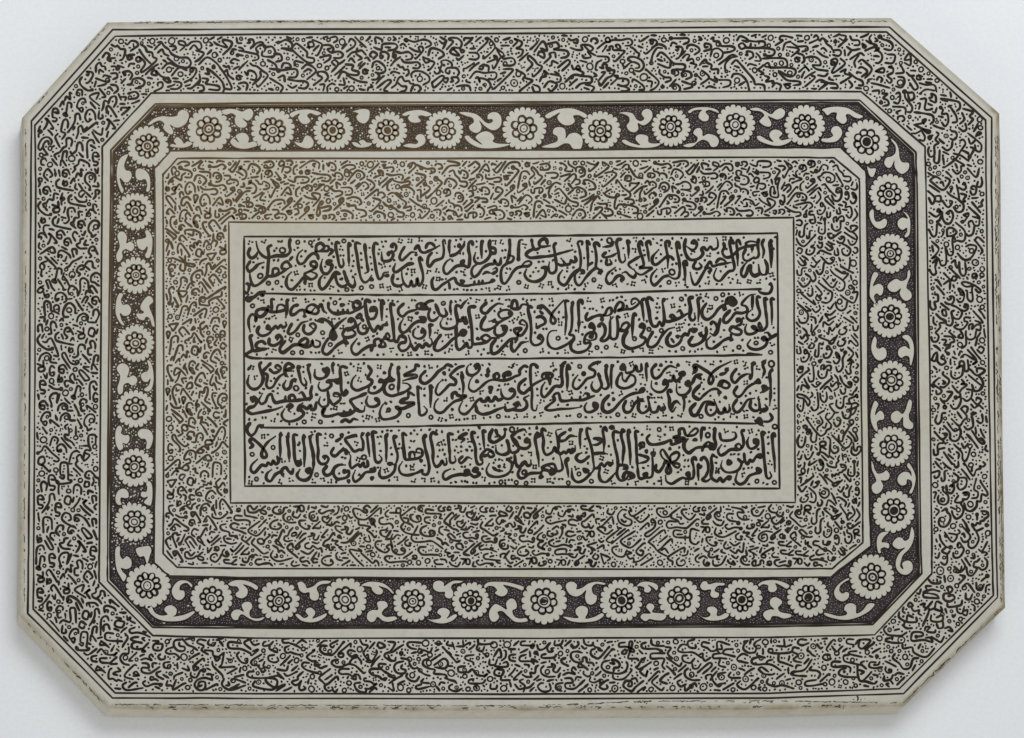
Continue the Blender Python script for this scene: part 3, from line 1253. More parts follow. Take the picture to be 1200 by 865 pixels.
s 1000,280 940,310 930,360 980,400 1080,400 1090,350 1040,340 1040,390
b 1050,360,30
s 1190,290 1150,310 1150,360 1190,390
s 660,500 765,410
s 470,460 410,470 400,520 450,570 520,595 560,560 530,530 570,500 600,540 580,460
+ 590,540 610,590 670,620 730,610 750,570 720,540 700,560 730,580
b 640,575,24
s 600,640 530,640 510,670 560,710 650,705 740,700 780,710
r 800,710,24
s 730,660 830,590
s 990,530 920,535 905,575 950,620 1040,620 1130,625
b 1160,625,22
s 1130,680 1090,690 1110,730 1190,735
r 1010,695,28
r 905,715,26
r 368,620,26
r 320,530,24
s 200,350 90,460 50,480 0,480
+ 240,400 220,370 110,480
b 145,490,34
s 200,550 240,580 170,570 100,560 110,600 180,680 260,755
+ 230,600 320,680 370,720 400,690 430,710 440,750
s 10,745 100,690
s 0,330 50,320 40,290 80,310 60,360 100,380 135,330
s 0,610 50,600
b 650,240,26
b 720,745,24
d 225,155 440,305 600,385 740,320 220,460 260,480 205,635 565,665 630,665 960,570 855,525 585,75 750,65 1040,215 1075,60 530,70 570,760 620,750 660,745 30,415 55,530 300,750 480,740 410,350 1065,755
e 410,165 590,200 1040,570
q 485,510 445,640 110,240 1060,530
b 1085,275,24
T 700 588 B
s 0,310 60,280 160,180 180,190
+ 0,320 100,380 180,330
+ 30,290 90,310 90,340
s 180,200 190,260
s 250,330 120,430 110,460 150,480 180,460
+ 280,310 240,310
s 340,100 290,95 240,160 260,240 330,280 390,270 400,220 340,190 310,160 330,145
s 380,70 400,110 370,110 390,160 440,160 570,70 560,80
+ 430,180 510,240 610,160 600,150
+ 460,200 480,180
s 500,330 590,250 605,290
s 650,210 680,240 660,310 560,380 600,405 730,300
r 650,225,22
r 738,240,24
s 780,80 710,80 700,130 760,180 840,175
r 795,130,24
+ 840,175 870,140 970,65
+ 870,160 870,190 940,220 970,260 1010,255
s 1050,90 1000,95 990,130 1040,190 1090,210 1150,150
s 930,235 840,230 810,270 840,310 930,300 1020,310 1060,300 1160,210 1190,210
s 980,340 910,335 890,370 920,415 1080,420
b 1030,355,22
+ 1030,400 1030,450
s 1190,340 1100,325 1090,460 1150,500 1190,470
s 800,370 770,335 610,460 610,480 660,520 700,570 730,560 860,440 880,480
+ 720,480 820,400
+ 710,580 810,635
+ 750,570 790,550 830,600
s 170,490 350,340 370,340
s 440,345 290,440 280,480 330,520 400,535 510,440
b 370,490,24
s 560,490 540,490 460,570 470,610 520,630 540,580 500,570
s 240,520 180,540 180,590 240,640 310,640 345,570
+ 350,580 400,600 350,620 380,670 420,660 430,710
+ 420,710 500,690 600,610 630,630
s 510,745 650,660
b 455,735,18
s 40,610 60,680 80,730 100,710
+ 40,610 150,660 120,690
s 1020,590 1010,540 840,640 840,680 880,700 880,740
s 960,660 930,690 940,740 990,750 1030,720 1010,680 980,700
r 735,715,30
r 190,735,26
s 0,550 70,510 75,550
s 1190,550 1140,580
s 1190,620 1150,660 1160,700 1190,710
d 70,75 130,250 235,290 45,430 445,290 520,165 455,75 280,65 935,150 1070,145 690,455 735,430 600,565 980,485 920,510 880,535 970,620 685,625 785,675 710,655 820,740 1090,50 845,60 1080,530 1100,555 1090,615 1080,670 1095,730 1130,740 630,745 660,740 205,675 345,735 390,755 130,760 1155,400
e 440,405 105,570 625,90
q 60,140 270,570 280,720
b 215,75,20
T 915 460 R
s 260,70 200,55 200,20 280,40 340,100 320,155 290,100 260,70
+ 270,70 260,190 230,220 195,170 200,140
s 345,60 375,30 360,0
s 430,0 440,150 420,200 380,210 355,170
s 460,10 470,80 510,115 540,70 535,0
s 655,90 650,150 690,185 730,160 740,60 775,45
s 870,40 900,60 890,20 860,50 800,80 820,130 880,120
+ 770,130 830,140 820,200 860,180 910,150 880,120
+ 890,170 860,240 820,260 820,200 780,200
s 720,230 740,290 790,305 820,260
b 785,215,20
s 610,130 570,150 630,230 670,235
+ 630,240 590,300 550,320 525,290 545,245
+ 550,330 590,380 580,420 540,440 520,480 470,510 430,480 380,420 300,300 330,300
+ 430,440 430,410 490,350 460,280
b 440,345,24
s 420,490 410,570 370,580 350,540 360,470 310,470 350,450 330,430 290,440 310,400 260,390 270,420
b 285,400,26
b 320,470,30
s 220,500 195,560 210,630 250,640 280,590 290,520
s 620,350 650,400 690,370 700,320
b 675,310,26
s 800,400 850,360 840,320 800,340 830,380
+ 780,370 800,400 740,500 720,570 680,560 680,500
+ 800,460 860,530 870,570 900,550 870,460
r 870,440,28
b 720,460,24
s 600,500 730,640
b 735,660,28
s 780,510 830,560 800,630 750,660
s 830,640 830,710 880,735 930,690 940,640 900,640 890,680 860,670 850,590
s 545,520 580,560 570,720
+ 580,660 620,710 670,690 670,640
b 635,640,22
s 460,690 470,630 520,620 520,580 470,580 460,620 530,665
s 430,720 480,700 530,730 560,760
b 440,720,22
+ 480,740 540,800
s 620,780 570,740
s 280,730 300,780 340,770 380,700
s 720,720 730,790
b 755,740,20
d 495,40 390,145 700,70 700,120 245,565 275,275 320,245 385,345 415,305 265,325 235,345 570,245 620,320 760,265 590,475 655,450 455,545 770,580 890,375 260,695 320,695 820,775 740,355 490,145 520,190 380,270 600,130 900,260
b 590,60,24
b 890,310,22
h 210,275 315,625
b 210,415,22
s 195,740 215,690
s 400,640 425,670
T 180 480 L
s 300,160 340,110 210,0
+ 220,50 310,150
s 340,0 390,95
s 410,190 350,180 330,220 370,250 400,230 380,190
+ 410,190 480,215
+ 410,180 420,110 460,100 490,140 480,170
s 545,160 630,290
b 630,290,16
s 630,90 740,200
b 735,200,16
s 520,100 530,40 560,0
+ 520,100 570,90 560,140 620,160 640,190
b 595,40,22
s 770,40 720,30 700,70 730,100 770,90
s 870,120 820,160 850,190
s 330,250 340,280 290,310
+ 270,240 300,270
r 200,215,30
s 410,410 360,430 280,360 250,300 225,300 225,350 300,430 310,490 290,490
+ 410,410 400,400
s 390,340 430,350 440,330 400,310 390,300 420,260 470,270 475,310
b 415,335,22
s 450,380 490,380 510,300 550,275 580,310 570,360
s 690,300 720,320 780,220 820,210 840,270 820,350
+ 720,320 700,360 620,360 610,410 690,400 670,350
+ 640,430 640,470 590,430 510,495 560,510 590,480 560,470
s 680,510 730,480 770,440 810,380 870,440
b 830,500,30
b 745,525,22
s 220,420 190,400 170,440 180,500 215,510 220,470 190,480
r 200,570,28
s 490,580 490,510 450,480 400,490 360,560 370,590 420,580 430,620 380,640
b 430,520,20
s 140,710 280,590 310,620 300,670 340,700
+ 330,690 370,650 410,670 400,710 360,710
s 500,630 540,600 560,580 640,530 680,590 630,600
b 600,575,24
s 690,790 700,640 740,620 790,650 790,760
s 550,790 560,740 600,720 640,750 640,790
s 210,770 250,720 290,730 260,690 310,690
s 460,700 490,690 490,730 520,750
r 180,110,30
d 340,350 520,380 515,210 270,525 310,535 345,470 240,140 165,630 730,580 780,585 745,695 740,755 655,685 845,365 840,750 850,695 550,330 460,150 605,635 575,655 195,710 430,760 775,130 460,660 600,775 340,30
b 840,615,24
q 485,435 165,315 770,340
T 130 38 T 8
r 95,85,22
s 135,100 155,115 190,80 240,90 255,125 220,145 210,110
+ 255,125 185,175
b 290,100,16
s 5,115 40,135 60,125 90,155 130,160 130,200 110,250 85,262
s 150,215 165,255 200,240 165,215 220,210
s 280,115 320,140 340,180 385,190 395,230 430,250 400,290 300,370 280,360 320,290 265,230 235,250 250,275 280,260 265,230
+ 265,160 370,290
s 325,395 440,300
r 388,82,24
r 570,80,30
s 440,95 470,90 500,130 540,160 560,190 580,210 640,235 720,240 750,290 720,330 690,330
+ 410,160 460,110
+ 440,190 480,160 500,200 540,220
r 615,245,22
b 675,270,18
s 530,240 620,310 690,330
s 480,340 540,290 620,320
s 490,260 520,280
r 545,350,24
s 570,405 640,330 710,355
r 652,392,22
s 650,170 690,130 640,110 640,80 690,90 710,125 760,90 830,90 850,140 820,160 780,120 740,160
s 800,170 870,195 830,250 790,275
r 890,75,24
s 965,90 1000,115 1090,140 1050,90 1060,70 1130,90 1120,140 1050,210
s 825,300 900,235 980,280 1030,340 1090,430 1130,510 1120,535 1070,530 1050,560
+ 885,385 920,390 900,340 960,380 1040,460 1065,530
s 1020,330 1060,370 1090,350 1100,400 1150,440
s 405,345 380,390 430,400 420,360 470,410 520,430 560,460 530,470 490,440
b 530,440,26
+ 590,460 650,470 660,500 620,530 560,530
s 345,425 385,435
s 405,555 480,515 480,470 440,475 440,500
s 740,350 750,375 775,350 745,335 790,335 800,370 760,430 690,470
s 720,525 760,520 830,450 830,395
s 790,490 860,500 870,540 830,550
+ 820,490 840,440
s 860,430 910,440 890,480 940,490 1010,505 1010,540 920,535
s 5,320 40,320 60,350 80,335 60,310 120,330
s 0,385 50,385 60,420 20,440
s 120,395 140,395 110,375 170,365 200,400 180,440
b 130,395,16
s 155,490 190,485 210,440 270,430 315,460 300,500 260,510
b 240,465,18
s 0,490 50,500 65,540 30,570
s 165,320 180,295 220,295
s 230,525 280,525
s 520,545 545,545
s 985,195 1000,215
r 972,212,24
r 1020,260,16
s 1200,265 1150,250 1120,280 1150,290
s 1150,345 1200,320
d 300,70 505,60 725,65 845,55 895,150 720,200 190,165 215,335 45,265 140,275 210,495 390,515 680,530 755,455 965,425 990,460 700,405 740,395 890,295 1080,290 1090,240 990,150 1035,160 270,480 95,445 350,70
q 50,200 340,545 110,535 780,200 895,150
h 245,380 355,480
T 280 38 T 8
b 20,60,20
s 110,150 170,100 220,95 235,140
+ 80,100 105,95 90,70 130,70 140,110 110,150
s 180,190 160,150 200,120 250,130 240,175
+ 250,140 310,135 340,180 330,220 290,230 220,220 220,180
+ 330,200 390,210 400,260 350,275
s 0,170 50,180 120,195 175,210 180,250 130,265
+ 0,140 30,150 50,180
s 350,95 390,90 440,70 490,95 495,150 400,150
+ 400,150 495,175
b 370,95,16
s 510,130 540,105 600,150 640,190 640,230 700,245 700,280 640,280 560,220 500,165
s 640,140 700,130 690,90 650,100 660,150
+ 690,70 740,90 780,120 740,210 720,215
+ 790,120 850,120 885,150 870,190 830,160 860,150
+ 870,190 940,180 975,210 950,240 890,240
r 840,70,16
r 968,90,28
s 1090,45 1190,140
s 1030,90 1050,60 1090,90 1080,130 1010,180
s 1020,230 1060,190 1110,180 1150,170 1190,210
+ 1110,150 1100,200 1150,240 1120,260
s 760,235 850,215 850,250 800,285
b 795,195,18
r 225,295,22
s 270,260 340,300 350,345 290,340
s 400,330 420,290 470,295 485,330 440,330
s 520,310 530,270 600,285
b 545,310,16
s 370,360 440,350 530,345 550,380 530,420 470,420
r 372,360,16
s 590,340 640,300 700,330 720,370 640,440
+ 610,370 650,345 680,360
b 600,405,18
r 755,312,20
r 825,335,18
s 870,370 930,300 900,260 870,280 900,310
+ 930,300 990,260
s 900,400 990,320
s 930,430 970,370 1040,395 1110,400 1120,370 1060,350 1070,310 1000,300
s 1010,400 1060,430 1130,460 1200,470
s 1130,340 1180,290
s 105,290 130,310 170,320 220,360 270,400 240,450 180,510 165,490
+ 130,490 200,420 200,370
s 55,370 80,400 90,360 140,370 165,410 150,445 110,440
s 0,350 80,270
s 290,430 340,460 410,510 390,560
s 370,425 420,405 430,460
s 460,440 540,455 620,460 650,490 620,525 560,520
s 460,495 500,520 540,500
s 700,495 780,430 740,400 750,370 810,375 835,420 810,460
s 760,490 800,490 790,545
+ 830,550 830,510 870,480 900,490
r 918,535,18
r 1055,525,24
s 940,490 990,490 980,430
s 1130,530 1180,540
s 0,480 50,470 80,490 70,540
s 280,530 320,540
b 75,225,16
h 550,65 605,72 458,245 322,392 1150,425
d 170,50 315,70 275,95 255,70 465,130 440,110 560,150 580,180 310,240 150,235 370,245 370,165 425,195 505,215 540,235 310,310 515,375 455,380 665,380 690,440 875,445 665,530 720,525 600,475 1030,465 1080,470 1120,500 1010,340 930,205 770,60 270,485 215,530 145,540 125,515 1135,120 1150,135 510,50 390,50
T 550 38 T 8
r 255,70,18
s 60,85 110,45
s 80,175 170,85 150,60 180,55 240,140 140,245 130,220
r 205,105,18
s 240,140 280,170 320,200 310,240 260,170
+ 330,220 290,240 230,340 215,310
s 170,280 240,250 230,220 260,230 260,270
s 320,250 400,240 430,280 400,310 320,310
r 335,295,18
s 320,70 380,50
s 300,125 370,125
s 410,130 450,85 420,60 490,90 480,130 440,150 500,165 490,210 455,235
s 470,265 550,195
s 570,160 640,90
b 640,70,18
s 610,180 690,85 730,170 670,150
s 640,215 660,180 700,195 700,240 660,220
s 730,110 770,100 820,95 840,140 790,160 900,170 930,200 910,230 860,240
b 765,125,20
s 700,290 760,230 750,200 800,190 810,235
s 770,310 780,270 830,290
s 540,360 590,300 550,250 560,220 610,260 640,300 680,320 660,360 600,415 590,390
s 440,350 520,400 500,440
r 460,390,24
s 530,430 590,450 560,480 470,550
+ 600,490 650,510 660,550 610,555 590,510
b 420,475,42
s 320,345 400,345 390,380 230,530 215,515
s 0,190 70,195 90,230 60,255 0,250
s 5,430 60,370 140,380 240,375 255,410 230,440 180,435
+ 0,360 90,285
s 90,340 120,345 140,310 180,320 180,360
+ 100,320 140,300
s 60,430 80,420 100,470 100,430 170,450 200,500 170,550
+ 150,510 130,490
b 145,490,18
r 315,520,16
s 660,460 680,420 720,410 700,360 740,390
b 700,400,24
s 760,390 850,410 850,460 810,470
+ 800,370 840,390
s 700,515 750,460 820,490 770,550 740,530
r 872,505,26
s 830,330 920,260 940,290 870,360
+ 960,310 980,350 1020,310 1040,350 1000,340 1070,380 1040,410
s 900,465 980,400 1060,410 1140,420 1140,470 1050,480 1000,520
+ 940,500 1010,440
b 960,420,22
+ 1090,490 1140,500 1170,520 1140,560
s 930,60 960,75 1010,65 1010,100 980,95
r 1085,65,24
s 950,145 1010,165 1060,160 1050,120 1120,120 1160,150 1130,175 1080,130
s 1060,215 1080,240 1140,230 1110,180 1180,215
r 1130,320,30
s 1040,265 1100,280
b 880,70,18
d 40,130 70,130 100,100 135,225 175,155 140,180 390,175 440,200 365,210 280,350 510,455 340,475 375,540 530,125 735,40 865,130 975,185 965,230 1010,215 990,265 890,405 910,380 830,45 755,315 205,405 240,465 50,465 1050,535 940,535 630,445 545,540 935,110 1145,370 1190,440 60,520 505,45 575,55
q 555,85 605,350 500,320
T 820 35 T 8
r 250,100,26
s 105,85 130,70 130,105 180,110 200,150 300,155 330,180 290,205 220,215
r 175,135,20
s 40,200 100,180 100,140 50,130 50,165 75,160
s 100,250 120,190 170,175 215,210 205,260 160,290
r 155,240,22
s 180,325 240,280 300,235 350,250
s 240,390 240,320 290,265 340,250
r 250,390,12
s 300,320 340,285 380,320 440,390 500,460 520,510 550,510 600,520 610,560
s 300,445 320,415 380,420 440,480 465,570
r 350,475,24
+ 370,520 420,490
s 350,100 380,60 440,85 450,110 400,100
+ 440,100 520,110 600,110 610,150 560,170 480,165 480,130
s 365,140 400,125 430,160 390,180 365,150
+ 420,165 500,170 640,175 700,195 690,235 640,245 600,230
b 610,235,16
r 665,75,24
r 648,148,16
s 430,235 450,240 440,205 490,210 500,250 465,275
s 520,290 570,290 560,250 530,220
+ 590,270 680,265 790,270 820,310 800,350 640,350 610,330 640,310 660,350
r 765,312,20
b 710,322,16
s 540,375 600,330
r 515,380,22
s 660,355 780,355 880,365 900,400 870,435 820,430 740,385
+ 740,400 790,450 830,475 930,485 940,510 880,520
r 845,405,20
r 705,420,18
s 550,380 600,410 570,420
+ 610,430 650,450 620,485 690,480 680,500
s 680,535 710,500 760,520 750,565
s 790,510 820,550 850,530 800,510 850,505
s 710,145 780,100 750,90 760,60 810,60 870,75
+ 780,190 800,130 850,110
s 860,120 920,155 1000,155 1010,190 960,205
+ 820,160 900,170 930,190 860,250
s 920,220 970,240 980,290 960,310
s 890,270 900,300 935,290 900,260 940,265
s 450,335 470,320 530,335
r 1005,75,22
s 1030,125 1110,85 1090,50 1070,70
s 1130,105 1150,80 1200,110
s 1060,165 1110,150
s 1140,180 1160,170 1190,200
s 1100,200 1150,240 1200,260
s 1000,260 1060,250 1120,280 1130,330 1060,330
+ 1060,340 1100,370 1200,385
b 1045,280,26
s 930,395 990,350 1030,390 980,330
s 985,455 1080,395
s 990,530 1080,450 1050,430
s 1090,490 1130,470 1180,500 1120,560
s 1110,425 1170,435 1200,410
s 0,330 50,280 70,310 110,330 110,370 170,370 170,410
b 40,300,22
s 10,510 80,460 80,430 20,380
b 25,410,28
s 100,460 160,490 140,440
+ 180,470 280,475 280,520 220,540
b 150,470,24
s 60,545 90,530 150,545
b 205,440,14
h 752,235 860,330 922,440
d 50,80 180,70 320,60 315,130 260,180 400,290 320,370 380,380 260,425 325,535 430,545 555,130 525,70 660,385 570,445 725,460 650,210 845,200 870,210 990,180 1070,225 1160,345 1195,340 930,335 890,545 970,540 1070,525 1040,205 920,80 15,250 55,245
T 960 35 T 8
s 0,100 40,80 70,130 110,160 130,190 190,190 205,220 180,245 130,235
s 10,205 50,220 70,190 20,165 60,165 90,200
s 135,65 190,40
s 190,80 230,100 250,60 200,50
+ 260,90 180,160
+ 290,60 310,95 370,100 375,140 330,145
s 390,70 460,40
s 440,100 490,130 470,80 490,50
+ 500,130 540,150 490,170 430,195
s 570,60 590,85 660,110 690,150 670,190 610,180
r 570,65,18
s 520,200 550,190 560,170 530,180 580,220 590,270 560,310 530,310
s 620,310 690,310 710,240 640,230
+ 680,340 650,350 690,360 690,400 640,430 680,470 660,500 630,470
s 530,390 590,360 610,370 600,400 530,390
s 540,470 560,440 590,460 580,490
s 490,500 560,515 660,545
s 260,160 310,190 380,180
+ 310,190 270,240
s 290,275 380,220 420,240
s 340,350 330,300 370,240
s 370,300 400,280 440,310 490,360 480,400 430,450
+ 370,360 400,350 450,390 400,440
s 110,310 120,330 150,310 110,290 150,270 170,300 120,390 140,400 240,320 200,270
s 200,395 250,370 240,410 300,430 250,470 200,500
+ 280,400 340,450 400,480 410,520 370,520
+ 280,480 310,520 290,545
s 0,370 90,380 90,430 20,440
s 20,490 60,490 80,500 20,550
+ 90,500 160,510 170,545 110,545
s 0,210 70,250 70,290 30,290
s 140,435 190,430
r 440,550,22
r 660,760,18
s 500,575 560,570 560,600
b 600,575,18
s 590,600 640,600 600,640 640,660 650,700 600,715
r 685,635,18
+ 700,680 740,690 760,640 750,590 720,600
s 720,410 790,400 780,360 760,330
b 765,310,18
s 740,440 790,450 800,500 770,540 720,530
r 760,495,26
s 800,310 855,330 850,220 800,280 850,280
+ 820,400 850,430 890,430
+ 860,430 920,520 920,550 890,560 850,500
s 800,580 840,590 880,590 890,640 850,660 830,600
+ 800,570 810,640 870,720 860,770 830,770
r 800,580,16
r 955,372,22
s 1000,490 1050,500
b 1025,410,18
s 940,500 1000,515 1080,520 1100,580
s 940,600 1000,560 1080,570
s 1030,640 1060,630 1050,600 1090,620 1090,680 1040,660
s 950,650 1000,650 990,740 1030,750 1060,740
s 1140,610 1190,620
+ 1140,650 1200,670
s 690,720 800,730 810,790
r 1105,475,18
r 905,300,16
b 750,185,18
d 90,60 100,75 310,130 630,145 135,210 100,240 75,335 40,350 305,350 450,500 515,465 245,540 480,605 540,640 790,225 765,240 620,220 490,275 635,270 570,115 850,520 920,590 670,590 790,690 905,710 740,630 840,530 980,460 1150,515 1160,560 955,600
q 475,235 650,65
T 1040 110 R 8
r 865,240,24
r 872,318,20
r 870,638,22
s 500,45 600,60 670,80 680,130 650,160
s 490,130 520,150 510,190 560,190 570,260 540,305 510,270
+ 480,210 520,220
s 580,110 640,200 650,260 610,270
+ 570,120 600,110
s 710,140 800,170 770,210 800,240 760,290
+ 700,180 720,240 680,280
+ 730,280 740,330 710,350 670,320
s 430,295 530,330
b 465,265,16
s 250,210 350,210 400,240 430,200 430,150 370,150 350,120 370,80 310,50
b 405,200,16
s 260,290 340,270 360,240 330,250 340,280
+ 230,370 270,370 320,330 250,290
+ 320,330 400,350 380,370 340,340 320,320
+ 320,350 350,400 340,440 300,430
s 460,360 480,380 450,430 480,460 440,490 440,570 400,590 380,540 390,500
+ 440,580 440,640 480,640 490,530
s 600,350 640,360 650,400 620,430 590,420
+ 610,440 600,500 560,530 515,500
b 550,395,24
s 520,690 550,680 640,610 690,530 730,470 710,430 680,440
+ 700,530 760,560
+ 620,560 690,580 760,630
+ 640,620 720,670 690,680 690,720 650,750 610,710
b 610,600,18
s 755,370 830,430 880,480 870,540 830,530 820,480
+ 850,390 880,370 850,360 830,400
+ 760,420 780,470 820,440
+ 780,500 810,520 780,580 760,620
b 770,590,20
s 520,600 530,660
b 520,580,14
s 550,730 600,780
s 750,700 830,780 860,700
s 380,740 430,770
r 385,658,18
r 445,690,14
b 480,745,26
d 110,262 200,280 240,250 285,240 460,235 405,465 545,245 560,485 690,380 590,335 640,315 680,460 650,500 640,120 845,590 810,655 800,320 565,610 655,720 890,405 850,490 515,100 540,130 265,110 150,100
b 500,130,18
T 1060 205 R
s 300,60 360,20 420,50
+ 300,70 440,175 510,120 530,60 480,30
s 420,95 440,80 460,130
s 290,120 410,200
s 275,190 350,260 350,310 320,340 285,270
+ 360,250 420,250 420,310 370,310
s 440,300 510,380 560,320 530,300
b 545,325,22
s 290,440 370,490 420,440 400,400 385,430 440,440 410,530 380,550 430,600
+ 380,580 370,700 330,720 285,640
s 490,450 540,420 570,480 540,560 490,570 450,520 440,450
b 510,450,20
s 500,200 540,240 630,290 690,350 680,420 620,435 575,380
+ 610,120 640,280
+ 660,220 720,240 690,290 710,310 660,320
r 610,375,18
s 680,110 700,90 720,150 690,175 640,150
b 700,105,22
b 740,35,28
s 770,190 790,230 830,220 840,150 800,130 780,160 810,170
s 860,80 850,130 890,140 910,90 900,30
r 908,225,22
s 920,290 900,330 910,360 870,375
s 750,375 880,500 800,490
s 790,320 890,440
s 880,510 870,590 820,590 790,540 750,560 760,610
+ 820,600 800,690 750,715 720,690
s 690,470 750,450 740,490 700,480
+ 740,490 700,540 660,545
+ 600,560 700,650 710,740 680,780 620,770
b 680,550,22
s 500,720 500,640 550,620 610,670 570,710 500,720
s 450,700 460,660
b 450,650,20
r 905,660,18
b 310,550,28
s 600,770 570,720 560,780
s 820,770 860,730 930,790
s 540,200 560,150
b 545,145,20
s 620,40 640,90
d 570,95 750,280 620,480 500,520 330,640 755,660 570,665 910,555 925,415 850,660 435,720 760,770 450,765 870,330 345,405 930,735
b 385,775,22
T 1065 265 R
s 270,180 350,260 320,330 270,380 320,360 360,400
+ 280,430 330,390 310,480 320,550 280,570 240,510
s 330,170 400,245
s 360,400 380,460 430,450 440,380 430,250
r 440,215,28
s 440,270 460,330 500,345 520,300 510,190
+ 510,190 550,180
r 570,250,26
s 670,240 720,220 790,240 770,310 730,370 660,410
+ 570,320 640,390 720,390
r 735,290,26
s 770,160 860,280 840,330
s 820,130 900,220
r 780,428,36
s 590,420 600,540 640,585 670,540 660,430
s 500,430 540,400 550,460 570,490 590,440
s 470,480 600,610
r 490,485,20
s 410,550 480,620 540,640 560,600 520,590 500,640
+ 410,680 480,640 480,740
s 310,630 340,640 380,700
s 320,710 400,780
r 860,505,28
r 858,575,24
s 840,610 860,590
b 710,500,24
s 690,620 680,600
s 520,690 530,720
d 245,255 250,290 380,305 400,165 375,120 625,235 700,260 670,290 640,315 495,300 355,490 370,545 265,635 295,670 380,610 455,515 480,550 460,410 390,405 770,520 880,135 705,165 885,640 790,430
q 870,390
r 868,710,18
T 1075 400 R
s 320,50 360,40 380,70 340,90 330,120 370,150
+ 300,160 280,200 320,220 330,250 280,275 235,230 235,150
+ 190,50 270,110
+ 170,210 200,150 230,130
+ 235,150 210,230 165,220
b 360,145,24
b 305,190,20
s 450,70 480,120 540,110 575,50 560,0
r 500,40,28
s 590,100 690,220 650,270 700,240
+ 630,70 740,210
s 510,190 560,155 640,200 680,220
b 530,180,18
s 490,300 500,240 540,240 550,290 510,290 460,320
+ 540,300 520,400 450,440 400,410 395,350
+ 550,290 560,350 600,330 590,220
s 390,210 390,270
r 765,250,24
s 700,360 700,320 760,320 790,350 700,400 620,330
+ 720,410 750,440 770,500 730,570 670,580 640,510
+ 600,395 740,510
r 342,312,22
s 305,360 300,390 370,450 360,500 310,540 270,530
+ 300,460 330,490 300,500
+ 250,430 190,500 280,570 270,610 230,620 220,580
+ 155,500 190,540
b 315,490,20
s 190,295 225,330
b 165,360,20
s 520,450 550,490 510,500 580,510 520,560 480,600 410,520
+ 500,610 510,700 470,780 420,790 390,750
+ 440,660 500,650
b 450,660,26
s 580,560 640,580 630,660 580,700 535,670
s 350,590 410,600 380,650 340,700 310,700
+ 270,670 320,730
s 640,680 700,740 750,690 700,660 690,690
+ 630,740 670,780 720,750 770,790
r 768,612,20
s 215,730 250,740 240,790
b 320,770,26
s 700,100 750,140 780,90 740,60 720,80
s 680,50 690,20
s 430,120 440,150
d 435,240 445,370 585,460 455,490 685,540 570,610 690,620 425,740 180,415 230,360 170,625 265,430 785,170 620,280 680,300 810,400 780,430 795,530 795,680 800,765 350,590
T 1075 470 R
r 190,105,22
s 215,40 250,60 240,100
s 330,140 290,150 280,230 240,270 210,230 230,170
b 325,75,26
b 325,205,22
s 510,90 550,60 590,80 580,130
+ 510,90 580,180 540,230 490,290 400,210
+ 470,130 520,200
+ 490,300 510,370 480,450 430,470 385,440 380,370 310,290
+ 350,250 430,350 490,330
b 450,340,22
s 630,150 690,140 640,170 650,230 650,300 590,335 550,300
b 655,145,24
b 600,225,20
s 740,120 790,140 780,210 720,255 680,230
+ 630,40 690,70 740,20
+ 720,70 770,80
s 200,360 290,450 350,390 300,380
b 330,390,22
+ 300,460 310,490 250,500 240,560 320,550
+ 240,560 240,620 200,630 190,570
s 640,350 740,490 790,490 760,440 730,440
b 750,480,24
s 680,310 690,380
s 740,330 790,430
s 580,390 710,550
s 520,420 540,450
s 430,510 520,600 530,680 560,705 590,660 620,560
r 618,530,24
s 520,500 550,550 590,500
b 560,540,18
s 310,600 410,740
s 270,660 380,790
s 200,690 260,790
s 400,680 480,680 470,740 440,780 430,740
r 658,625,26
r 632,740,24
s 700,790 790,740 770,710
s 370,560 390,600
d 430,40 440,190 405,155 590,290 715,205 430,415 265,340 270,320 330,500 350,490 505,560 430,625 275,735 775,285 800,365 730,600 765,570 795,630 745,660 815,110 800,60 180,190 175,285 690,700 200,775
b 190,450,24
T 1080 615 R
r 168,55,24
r 370,15,30
s 270,90 310,150 360,200 400,170 410,120 320,100
+ 410,120 450,90 430,60
b 285,130,22
s 480,20 570,130 540,190 490,200 460,150
+ 520,10 560,70
s 600,20 640,70 720,40
+ 640,80 670,160 640,240 590,275 550,250 550,200
b 600,200,20
s 210,120 230,190 290,260 340,260
+ 290,260 240,310 300,340 330,310
+ 300,350 300,430 270,470 225,440
b 340,265,26
b 265,385,22
s 210,230 220,260
s 160,380 190,390 210,330
s 420,240 440,210 470,250 430,270 420,240
+ 470,250 495,290 470,350 430,385 380,380 370,330
b 410,325,22
s 720,330 680,300 670,290
+ 740,360 770,340 740,320 710,330
+ 710,310 770,200
+ 740,390 770,430 760,500 710,530 670,500
b 715,475,20
s 680,400 650,430 620,440 610,490 650,510 600,590 550,590 530,540 530,500
b 580,550,22
s 510,390 570,480
s 470,410 510,490 460,550 410,560
b 390,540,24
s 380,490 450,540 470,490
r 218,540,44
b 340,630,46
s 450,590 510,610 440,690
b 490,605,20
r 412,715,24
r 540,320,20
s 580,390 620,390 620,350
b 605,350,20
r 325,515,20
s 640,680 650,750 700,760 730,700
b 690,720,26
s 700,660 780,600
r 770,600,20
s 750,790 760,720 800,700
s 480,730 540,690 620,790
r 500,740,24
r 775,100,30
s 170,170 180,200
s 80,640 120,680 210,690 220,660
+ 180,640 190,690
s 60,760 50,720 110,720
s 20,790 120,760 210,780
r 335,760,30
d 350,150 405,435 360,440 225,540 170,475 795,280 795,535 545,645 595,660 640,630 680,590 165,280 210,245 455,775 710,200 755,150 715,140 700,150
T 1030 685 R 8
s 440,10 450,40 540,50 600,20
+ 560,60 520,60
s 420,120 415,90 440,80 530,95 560,120
+ 420,120 470,125 560,130
s 650,60 640,30 670,20 690,50 660,80 610,90 610,140 660,160 710,130 690,100 650,110
+ 640,180 650,210 720,205 770,190 780,150
+ 730,220 740,260 780,270 800,210
+ 790,280 820,290 830,240 800,250
b 680,250,16
s 800,30 850,20 900,60 890,100 840,120 800,90
r 850,70,20
